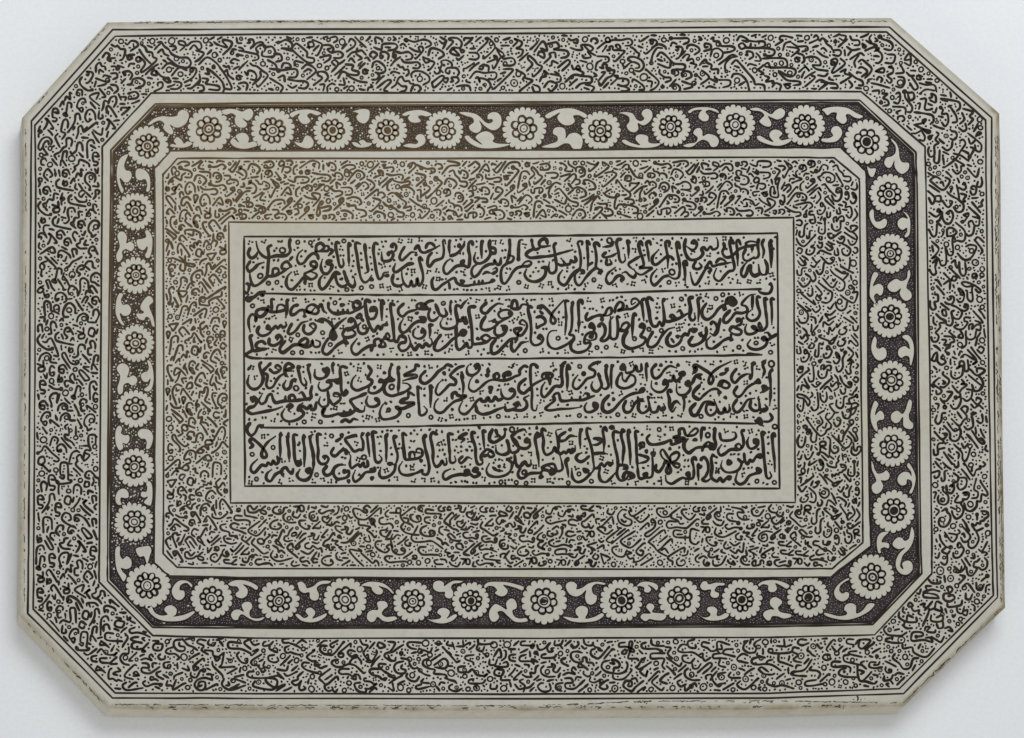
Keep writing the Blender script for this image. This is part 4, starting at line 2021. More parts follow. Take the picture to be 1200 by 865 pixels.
s 920,30 970,40 970,100 1000,60 1000,10
r 918,160,24
r 765,325,18
r 740,370,16
s 270,200 290,170 320,200 280,210
+ 300,210 330,250 380,240 370,270 400,290
s 390,190 430,180 420,210 470,240 410,390
+ 430,240 500,160
+ 470,240 520,220 540,160 590,180
+ 520,230 590,250 580,210
s 490,290 490,340 560,350 600,330 590,290 540,310
+ 540,370 560,410 600,400 600,350
b 595,280,22
s 190,260 190,310 260,350 350,350 350,310
+ 260,340 270,290 320,310
b 228,300,14
s 220,380 260,410 310,410
s 230,390 240,355
r 135,345,20
s 70,390 45,420 80,470 150,480 210,480 260,450
b 100,425,22
s 60,530 70,510 130,500
+ 60,530 120,545 200,550
b 210,520,40
s 300,500 320,450 400,450 410,480 350,490
+ 300,510 320,530 420,520 500,540 480,500 440,500
b 350,490,18
+ 490,490 540,520 580,540 610,490
s 430,430 440,400 480,400 450,440 520,450 530,430
s 650,430 690,440 660,400 620,410
b 660,345,20
s 220,560 230,600 310,590 330,640 440,680 520,600
s 370,600 390,560
s 150,650 130,690 190,740 230,790 290,780 320,700 370,690
r 245,680,24
b 265,750,18
r 115,625,16
s 60,720 160,770
s 40,690 60,680
d 345,105 375,120 375,160 720,75 765,60 745,130 845,165 840,210 860,235 970,145 275,265 400,340 490,375 565,445 660,480 455,340 165,590 280,630 170,690 380,750 310,670 410,585 125,515 50,600 50,630 20,450 180,375 375,390
b 730,15,20
q 450,590
T 780 742 B 8
r 95,80,22
s 270,60 210,80 220,130 280,140 280,110
+ 210,110 150,110 115,160 160,180 250,180 300,205 340,230 350,190 320,200
+ 350,230 370,260 420,230
s 410,95 350,85 340,120 390,140 430,170 480,150 490,80 600,110
+ 500,150 530,150 520,110
+ 480,160 500,180
s 630,150 560,155 540,190 590,205 650,220
s 520,190 450,200 450,235 520,235 570,240
+ 510,250 500,300 560,320
b 640,320,34
+ 690,330 740,350
s 200,210 160,215 165,260 230,280 270,240
+ 250,290 260,330 300,330 330,290
+ 300,370 410,280 430,310 350,380
s 470,320 430,360
s 210,330 180,360 190,410 250,440 320,440
r 245,390,22
s 120,360 190,300
s 80,430 150,380
s 0,130 50,140 20,190 60,240
s 10,230 80,280 130,310 150,280
b 100,240,26
s 10,310 90,390
s 140,440 110,460 140,500 190,480
+ 180,500 190,540 270,470 290,500
b 240,500,24
r 355,505,32
s 380,430 380,400 430,390 440,440 490,500 520,490
+ 420,440 480,360
+ 540,530 640,470
s 490,410 500,380 560,370
b 525,415,32
+ 480,490 560,470
s 770,70 740,100 730,150 780,185 840,180
b 745,85,18
+ 840,180 850,140 830,110 850,80 890,60
+ 860,190 860,210 930,230
b 870,130,24
s 800,60 790,100
s 690,270 670,240 720,195 770,210
+ 690,260 770,280
s 900,220 820,240 810,280 860,295 930,290 1000,300 1080,350
+ 940,290 960,260 1000,250
b 895,235,24
s 610,370 590,400 620,420 700,420
+ 700,450 670,480 700,515 760,520 870,420 860,440
b 750,430,34
+ 740,390 830,330
+ 790,400 820,400
s 870,340 900,320 960,360
+ 870,340 920,380 990,390 1020,380
b 920,400,24
s 1000,150 970,150 970,180 1050,190 1150,185 1190,170
+ 1040,120 1110,120 1110,60
+ 1120,130 1180,110
s 1060,200 1060,260 1110,280 1190,310
s 960,430 950,470 1020,500 1100,490 1200,520
b 1015,470,18
b 1090,470,30
s 1040,430 1110,380
s 1130,440 1170,430
r 935,85,26
r 825,510,22
r 930,525,18
r 632,530,18
b 1025,75,18
s 990,60 990,90
r 65,515,24
b 680,165,18
d 150,70 315,70 440,70 570,60 625,80 675,70 160,155 210,235 310,150 385,185 470,275 540,275 620,255 635,180 785,145 720,310 775,310 800,375 1005,165 1115,235 1015,230 955,220 880,485 300,545 420,535 140,530 155,460 45,415 40,465 620,440 1120,345 240,395 350,500 820,60 1160,65 845,280
T 920 740 B 8
s 200,80 140,75 120,110 160,130 220,110
b 265,140,30
+ 300,120 330,160 350,150
s 470,90 450,80 390,160 400,185
+ 440,140 480,190
r 485,205,20
+ 500,180 540,140
s 580,160 540,190
s 640,75 585,75 580,110 640,125
b 640,140,14
+ 660,120 700,80 800,85 730,160 690,140 700,80
+ 750,170 840,105 830,100
r 770,195,20
+ 790,230 820,240
+ 820,200 890,160
s 900,210 870,230 890,265 940,250
b 920,240,18
+ 930,290 1040,320
+ 930,290 970,370 1000,350
s 720,240 600,210 610,190 670,185
+ 600,220 550,230 560,280 640,300 720,320 760,350
r 632,270,18
+ 740,280 710,300 760,350
+ 680,310 680,390 700,460 760,470 830,490 860,470
+ 690,360 740,380 710,400
+ 720,470 810,380
s 520,285 450,285 435,320 470,335 560,325 610,340 610,380
s 570,345 520,360 505,400 560,425 670,430
b 640,440,18
r 555,378,8
s 850,290 800,290 790,330 840,345 910,335
b 890,360,24
s 420,220 370,220 355,250 390,270 430,255
b 410,240,18
s 0,200 60,190 80,150 130,160
+ 60,190 120,220 80,260 100,280 150,290
b 150,230,36
s 0,300 50,320 70,340
r 125,340,16
s 250,265 180,360 80,380 60,400 110,415 200,420
s 250,330 230,360 300,370 330,400 310,440
r 365,340,22
s 330,470 410,400 420,410
s 290,455 200,470 190,505 250,510 360,490
r 375,495,16
r 128,478,24
r 440,475,28
r 568,475,22
r 662,508,16
b 515,80,20
s 10,150 70,110
s 0,500 90,545
s 930,420 930,460 990,450 1010,410
+ 990,460 1010,490
s 1050,500 1120,430
s 1030,410 1060,390 1110,400
r 885,65,24
s 990,70 940,90 940,110 1080,110
r 995,185,18
s 1060,210 1010,220 1020,270 1080,280
b 1050,250,14
r 1115,240,28
s 1080,300 1090,340 1160,350
b 1150,310,20
s 1110,120 1110,150 1170,160
d 95,75 245,75 310,80 370,95 300,215 310,255 310,300 455,365 555,380 505,465 250,415 65,490 315,540 265,535 815,160 930,150 935,185 890,115 1045,150 1160,185 845,370 885,400 920,400 610,525 570,530 830,525 865,515 1010,75 470,320 1160,390
b 905,505,18
b 145,530,18
q 515,515
T 455 742 B 8
s 0,80 60,90 50,130 20,170
+ 40,180 140,110
s 310,90 200,85 180,110 210,140 260,150
r 350,95,30
+ 300,180 330,160 390,180 410,140
r 300,170,22
r 390,205,22
s 440,95 500,100
b 470,95,26
s 510,130 640,275
+ 570,180 590,200
+ 640,275 670,260
s 560,80 550,110 610,120
+ 600,90 620,150
s 640,125 700,120 700,70
+ 700,130 740,100 770,90 765,110
b 700,170,24
s 840,60 850,100 920,105 980,95
+ 840,110 830,150 880,170 900,130
r 990,110,30
s 890,190 930,220
r 925,205,18
s 990,220 1040,150 1060,220 1030,230
+ 1020,250 1000,295 950,295 950,250
s 800,205 730,215 725,245 790,270 800,295
b 840,235,20
s 120,190 120,210
r 122,190,16
s 0,210 20,250 60,260 70,230
s 120,235 190,250 200,290 230,330 260,330
r 200,245,20
s 140,265 80,280 55,320 80,370 140,380 165,350 120,330 130,300
r 285,245,16
s 180,380 170,410 210,445 260,450 290,410
r 225,395,24
s 270,320 300,360 350,390 390,400
b 300,350,22
s 380,240 330,260 330,300 380,330 430,340
r 380,280,24
+ 400,260 490,200
s 430,300 520,240 560,280 530,330 440,320
b 490,290,26
s 440,350 430,380 530,390 550,420
r 590,375,30
+ 560,310 600,310
s 530,420 580,440 620,450 640,470
s 720,310 660,320 660,360 710,370 770,360
b 715,345,22
r 718,405,20
s 750,370 790,340 830,390 900,400 930,380 900,410
b 830,370,24
+ 930,350 950,370
s 800,430 760,440 760,470 880,470 910,440
r 955,430,24
+ 890,490 900,500
s 830,520 820,500
r 828,515,26
s 960,480 960,520 1010,520 1020,490
r 1082,518,28
s 1000,310 1050,320 1000,350 1000,390 1060,400 1080,350 1030,340
s 1050,320 1120,310 1110,270 1080,280
s 1060,410 1060,440 1140,440
+ 1140,460 1150,500
r 1115,108,30
+ 1130,150 1190,150
s 1190,200 1140,210 1140,250 1190,265
s 1130,400 1190,330
s 330,430 310,460 380,470
+ 310,480 260,500 280,525 390,500
b 420,480,30
+ 450,500 480,540
s 600,480 570,500 580,530 640,545 690,520
b 640,510,20
s 10,470 130,400
s 0,400 50,420
r 50,410,14
s 90,480 150,450
r 115,510,28
r 192,535,20
s 0,510 50,540 40,470
r 748,525,20
b 515,520,18
s 440,170 470,155
s 630,205 660,210
d 95,85 145,80 160,155 180,185 265,120 290,145 235,215 185,310 15,300 490,430 655,405 770,240 855,140 890,270 770,310 795,445 850,310 895,325 1040,375 1050,75 1050,115 1160,300 1170,230 1120,355 305,550 360,540 430,550 700,460 700,540 875,540 930,540 1020,450 180,490 235,490 620,325 965,165
T 190 742 B 8
r 48,80,20
s 180,60 120,70 110,120 150,165 205,165 210,130 165,120 160,90
+ 190,55 240,110 290,130 330,160
s 110,130 50,150 35,180 70,195 120,195 160,230 140,250
r 205,225,30
s 220,60 300,50
b 290,60,18
s 410,70 350,60 330,90 390,120 370,160 430,200
+ 400,160 470,170 480,210 540,230 510,260 490,220
s 440,65 430,100 480,120 500,90
b 480,105,20
s 540,80 570,120
+ 510,65 570,50
b 528,160,18
s 740,95 630,85 630,140 740,150 830,190
b 720,75,18
+ 830,200 840,210 900,155 850,170
s 840,50 770,90 830,150
s 820,60 860,110 910,100
s 720,180 700,210 740,270 790,280 800,240
b 790,250,20
s 580,185 560,290 540,320 680,315
+ 580,185 520,230
s 470,270 480,310 560,390 570,420
s 640,250 610,240
b 640,260,24
s 610,380 700,330
s 250,250 350,190
s 290,310 380,240 395,260
+ 290,310 300,350 340,330 310,310
b 320,330,24
s 270,370 270,400 320,415 360,350 390,350
r 390,350,18
+ 420,330 450,345
s 420,385 460,390 470,440
s 470,440 400,420 330,440 305,490 350,535 400,520 400,460 350,460 340,500 370,490
s 410,530 510,480 520,490
s 70,270 20,280 20,320 70,330 80,300
b 65,310,20
s 110,430 120,400 190,370
+ 130,440 100,530 190,480 220,470
+ 100,510 80,490 40,490 50,450
s 190,330 250,350 240,310
r 240,510,20
b 185,430,16
r 265,440,16
s 10,390 60,420
b 80,380,20
s 580,430 560,480 600,520 660,530 780,490
+ 600,490 630,490 620,460
s 660,440 680,430 780,465
+ 680,410 760,390
r 665,445,20
s 640,520 720,480
s 970,80 950,90 950,120 1010,110 1040,80
+ 1010,120 1010,150 1080,180
r 1060,160,22
r 950,165,16
s 1050,205 1000,215 1000,255 1050,275 1090,260 1080,230
s 960,270 950,310 1000,330
b 1000,315,18
s 930,200 840,260 850,300 910,300
b 875,275,18
+ 900,310 940,360 970,350
r 945,350,20
s 860,360 810,365 800,400 850,420 980,420 1080,400 1120,420
+ 970,420 980,460 1060,510 1150,480
+ 980,420 1060,430 1080,470 1030,530 860,500 870,450
b 905,460,26
s 1070,540 1150,490
s 1190,50 1130,60 1140,90 1190,90
s 1190,120 1150,140 1160,180 1190,185
r 1132,215,24
+ 1110,300 1200,210
s 1180,310 1160,350 1080,340
+ 1080,370 1140,430
r 775,330,20
d 75,240 175,275 120,300 130,355 220,385 430,245 430,300 365,295 595,65 600,150 635,180 680,185 740,220 645,210 670,235 480,390 590,345 650,385 410,300 290,155 860,75 1075,100 1125,130 955,225 905,240 830,320 1060,325 1000,355 845,400 830,455 760,395 190,530 290,545 480,535 885,540 955,540 1175,455 440,470 855,345 265,270
b 515,415,18
b 545,525,18
b 820,520,18
q 585,340
b 280,180,18
T 400 182 T
s 10,150 70,115 150,120 160,150 110,170
s 80,300 140,220 190,180 250,200 270,250 220,290
+ 110,330 160,290
+ 40,190 60,165 120,210
r 65,225,28
b 200,240,34
r 240,100,22
r 340,110,36
s 320,200 440,95
s 480,115 520,110 500,150 600,140 610,180 590,195
b 500,120,20
s 380,265 450,230 430,180 480,190 490,240
+ 530,220 590,235 690,225 725,250 710,285
b 470,220,26
s 440,300 450,350
+ 440,340 540,260
+ 480,375 590,275 620,300 700,320 790,305 800,340 720,360
s 590,290 545,330 540,400 560,410
s 300,280 360,310 390,360 340,415
s 700,370 790,375 850,420 850,460
+ 700,380 710,410
r 660,370,24
b 760,460,32
s 280,510 420,400 430,420
s 430,470 440,440 490,440 510,480 480,500
s 370,500 460,540 360,650 330,650
s 0,380 100,380 130,420 110,460 50,465
s 70,510 140,490 210,510 235,560 210,580
+ 60,560 90,590 160,590 180,630 270,650 290,700 230,725
b 85,585,24
s 0,650 60,650 130,690 130,740
b 45,700,24
s 380,690 420,660 500,690 510,740
b 435,715,20
s 490,550 530,590 620,620 670,660 730,680 720,720 660,720
b 580,610,34
r 465,610,20
s 550,460 610,440 700,510 760,560 730,620
r 560,530,20
s 740,620 810,600 815,640 770,650
r 580,700,30
r 835,700,26
s 640,440 720,490
s 780,130 800,100 850,90 870,130 790,210
+ 800,150 830,110
r 715,105,26
r 630,80,16
s 880,110 940,140 1010,160 1080,155 1095,190 1040,215
+ 920,160 950,170
s 870,210 920,220 980,240 970,280 880,360
b 895,280,24
s 1100,120 1120,100 1170,110 1180,150 1140,160
s 960,330 1040,390 940,480
b 980,340,28
s 1090,260 1170,310 1160,350 1010,500 990,480
b 1110,275,34
s 890,410 930,410 930,500
r 1085,535,36
s 930,600 980,620 1030,630 1020,670 940,740 920,690
b 975,600,34
r 1065,715,22
s 1110,600 1200,530
r 1140,440,28
s 800,510 880,570 920,590
s 740,290 800,260
d 425,70 210,140 250,155 290,165 345,240 395,215 305,250 675,255 590,350 740,175 655,190 655,140 760,405 800,435 340,340 195,425 90,420 110,530 160,540 990,190 1055,185 1085,355 975,400 865,630 830,350 1060,660 905,730 1120,735 180,705 180,740 560,90 985,300 835,235
q 250,455 340,720 770,720 630,560
b 320,565,24
h 1015,90
b 405,245,14
T 640 182 T
s 160,90 200,100 240,140 220,180 300,190 310,170
b 175,95,18
s 260,70 270,110 350,160
r 340,92,20
r 430,92,22
s 350,190 350,150 400,135 450,170 450,230 400,255
r 408,190,22
s 480,80 520,100 580,110 610,80 600,110 510,190 500,160
s 660,80 700,100 730,140 580,250 570,220
b 680,105,28
s 690,210 760,195 820,215 800,260 670,370 655,350
s 170,250 280,220
s 215,305 320,220 350,260 300,330
+ 340,280 390,290 390,330 350,345
r 510,245,18
s 430,330 460,340 440,300 490,290 560,330 575,390 500,405
s 260,330 300,380 320,400 260,455
+ 320,390 380,375 450,410 465,470 400,500
r 375,420,20
s 420,540 560,460
s 450,580 590,480 630,510
+ 590,490 540,560 520,650
b 615,440,22
s 690,440 760,400
+ 670,440 720,480 800,495 830,450 860,470 820,500 800,600 820,630 850,580 920,580 1000,590 1070,620 1070,670 1020,680
b 920,590,28
s 820,330 830,290 880,350 900,380 980,440 980,490 920,515 1010,520 1030,560 990,570
s 600,560 640,570 710,570 710,600
+ 570,640 620,610 660,620 640,660 550,740
+ 690,620 760,640 780,690 720,710 660,690
b 590,625,22
s 650,680 710,740
s 310,710 370,640 440,650 460,710 420,740
b 395,695,22
r 262,628,36
s 100,420 150,390 200,440 280,530 370,560 360,600 310,590
+ 240,510 210,570 100,520
s 170,340 120,320 70,350 30,430 40,490
r 45,485,14
s 0,210 100,205 140,230 110,265 60,265
s 0,390 70,350
b 35,320,30
s 60,730 110,690
b 120,705,20
s 150,650 240,700
s 0,590 80,610 120,650
s 840,680 900,700 990,730
r 855,675,20
s 830,120 930,70
r 1050,95,32
s 890,150 930,110 970,120 960,170 930,160
+ 980,150 1050,250 1130,270
b 1110,235,32
s 920,290 940,240 990,250 990,300 940,300
b 940,260,24
s 980,360 990,330 1070,330 1090,320 1060,360 990,420
s 1030,450 1110,380 1180,360
s 1130,390 1100,450 1100,520
r 1105,525,18
s 1100,160 1190,130
s 1120,600 1190,580
r 1100,715,34
d 40,80 615,165 585,195 590,290 630,320 620,390 510,360 770,430 820,395 900,420 740,255 880,210 865,165 765,340 130,600 190,610 150,475 180,530 330,470 210,370 480,610 410,595 510,700 915,640 965,670 1010,635 725,655 860,535 870,730 770,135 470,125 780,180
q 100,150 740,540 690,290 30,650
b 760,90,20
T 915 300 R
s 200,60 240,110 290,100 280,50
+ 225,20 280,90
+ 250,0 320,50
s 350,110 390,130 430,80 460,50
+ 370,20 420,80
s 470,10 560,90 620,60 580,30
b 610,35,28
s 560,90 510,80 490,180 450,215 415,170
s 300,140 250,150 240,220 200,220 190,170
s 290,210 350,260 320,330 260,360 215,310
b 260,275,24
s 350,270 380,300 410,260 385,190
s 580,160 620,210 740,300 740,380 690,410 650,380
s 490,260 600,370 660,300
s 640,150 720,200 790,210 740,270
+ 700,120 790,170 850,200
+ 810,20 800,150
r 850,85,36
b 740,195,22
s 440,310 540,390 600,430 590,510 540,550 480,540
+ 410,350 480,440 440,470 420,450 470,510
r 440,495,30
+ 380,520 400,570 240,440 260,430
s 310,440 340,470 370,450 370,380
b 555,440,18
b 525,495,18
s 700,460 780,520 860,545 900,430 840,430
b 785,430,36
s 780,530 760,610 710,640 660,610 640,540
+ 550,600 580,620 620,560
r 690,535,28
+ 640,640 580,690 520,680 560,740
s 820,350 860,380 850,420
r 820,365,24
s 200,560 300,650 320,720 290,780 230,780 210,740
b 240,660,34
s 290,640 350,640 290,590
s 370,620 410,660 460,620 450,580
s 450,780 490,710
s 740,720 850,790
s 820,710 890,780
s 350,710 400,730 410,790
s 550,760 640,710
r 870,312,26
b 875,670,24
r 210,410,22
s 780,670 820,640
d 545,135 460,160 625,110 660,100 700,100 750,90 450,290 325,380 360,355 285,405 200,295 195,360 205,495 270,545 880,245 800,295 685,365 640,440 640,485 660,460 500,630 810,590 860,610 900,575 680,755 725,770 710,700 440,700 900,190
s 540,270 560,240
T 180 300 L
s 250,140 250,110 200,100 175,150 200,190
b 210,165,24
+ 190,200 210,240 240,230
r 190,50,22
s 220,20 290,50 370,80 480,100 470,125 400,110 340,40 300,10
+ 320,100 310,150 340,175 370,150 370,0
s 480,310 445,290 450,230 500,180 560,170 575,220
r 520,240,24
s 600,235 620,170 620,110 650,85 670,120 680,150 700,150 830,40 840,60
+ 680,155 720,100
s 730,185 790,120 850,150
r 770,175,24
s 650,270 700,350
+ 650,260 710,220 790,320
s 580,270 670,380
s 530,330 560,310 640,430
s 290,400 320,330 320,270 350,250 390,280 390,310
+ 390,390 430,320 470,350
s 450,450 460,400 510,385 540,420
b 485,445,24
s 190,570 200,480 180,400 220,360 240,390
r 185,555,18
s 270,410 390,420 340,480 290,430 330,540
+ 380,540 400,470
s 240,490 290,590 260,590
s 540,570 540,500 590,480 620,500 700,450 840,360 830,390
+ 540,570 650,580 650,530 720,490 790,470 800,420
+ 740,490 830,600 800,620
b 580,520,32
s 310,700 340,600 390,590 400,630
+ 400,690 440,570 490,545 500,600
b 280,720,32
s 470,700 590,620 620,640 600,720
s 340,800 440,740 430,790
s 670,790 700,730 760,730 770,780
r 258,308,22
r 730,630,32
r 195,710,24
b 810,700,24
r 830,235,22
s 540,100 560,60 620,30
b 420,165,22
b 295,210,16
d 160,265 190,300 155,350 365,295 350,370 435,500 500,510 575,135 645,220 715,280 840,310 845,440 835,520 740,560 475,580 375,635 350,705 250,650 270,630 240,625 165,625 660,700 160,740 355,205 670,650 280,100 155,80 520,740 500,75
"""
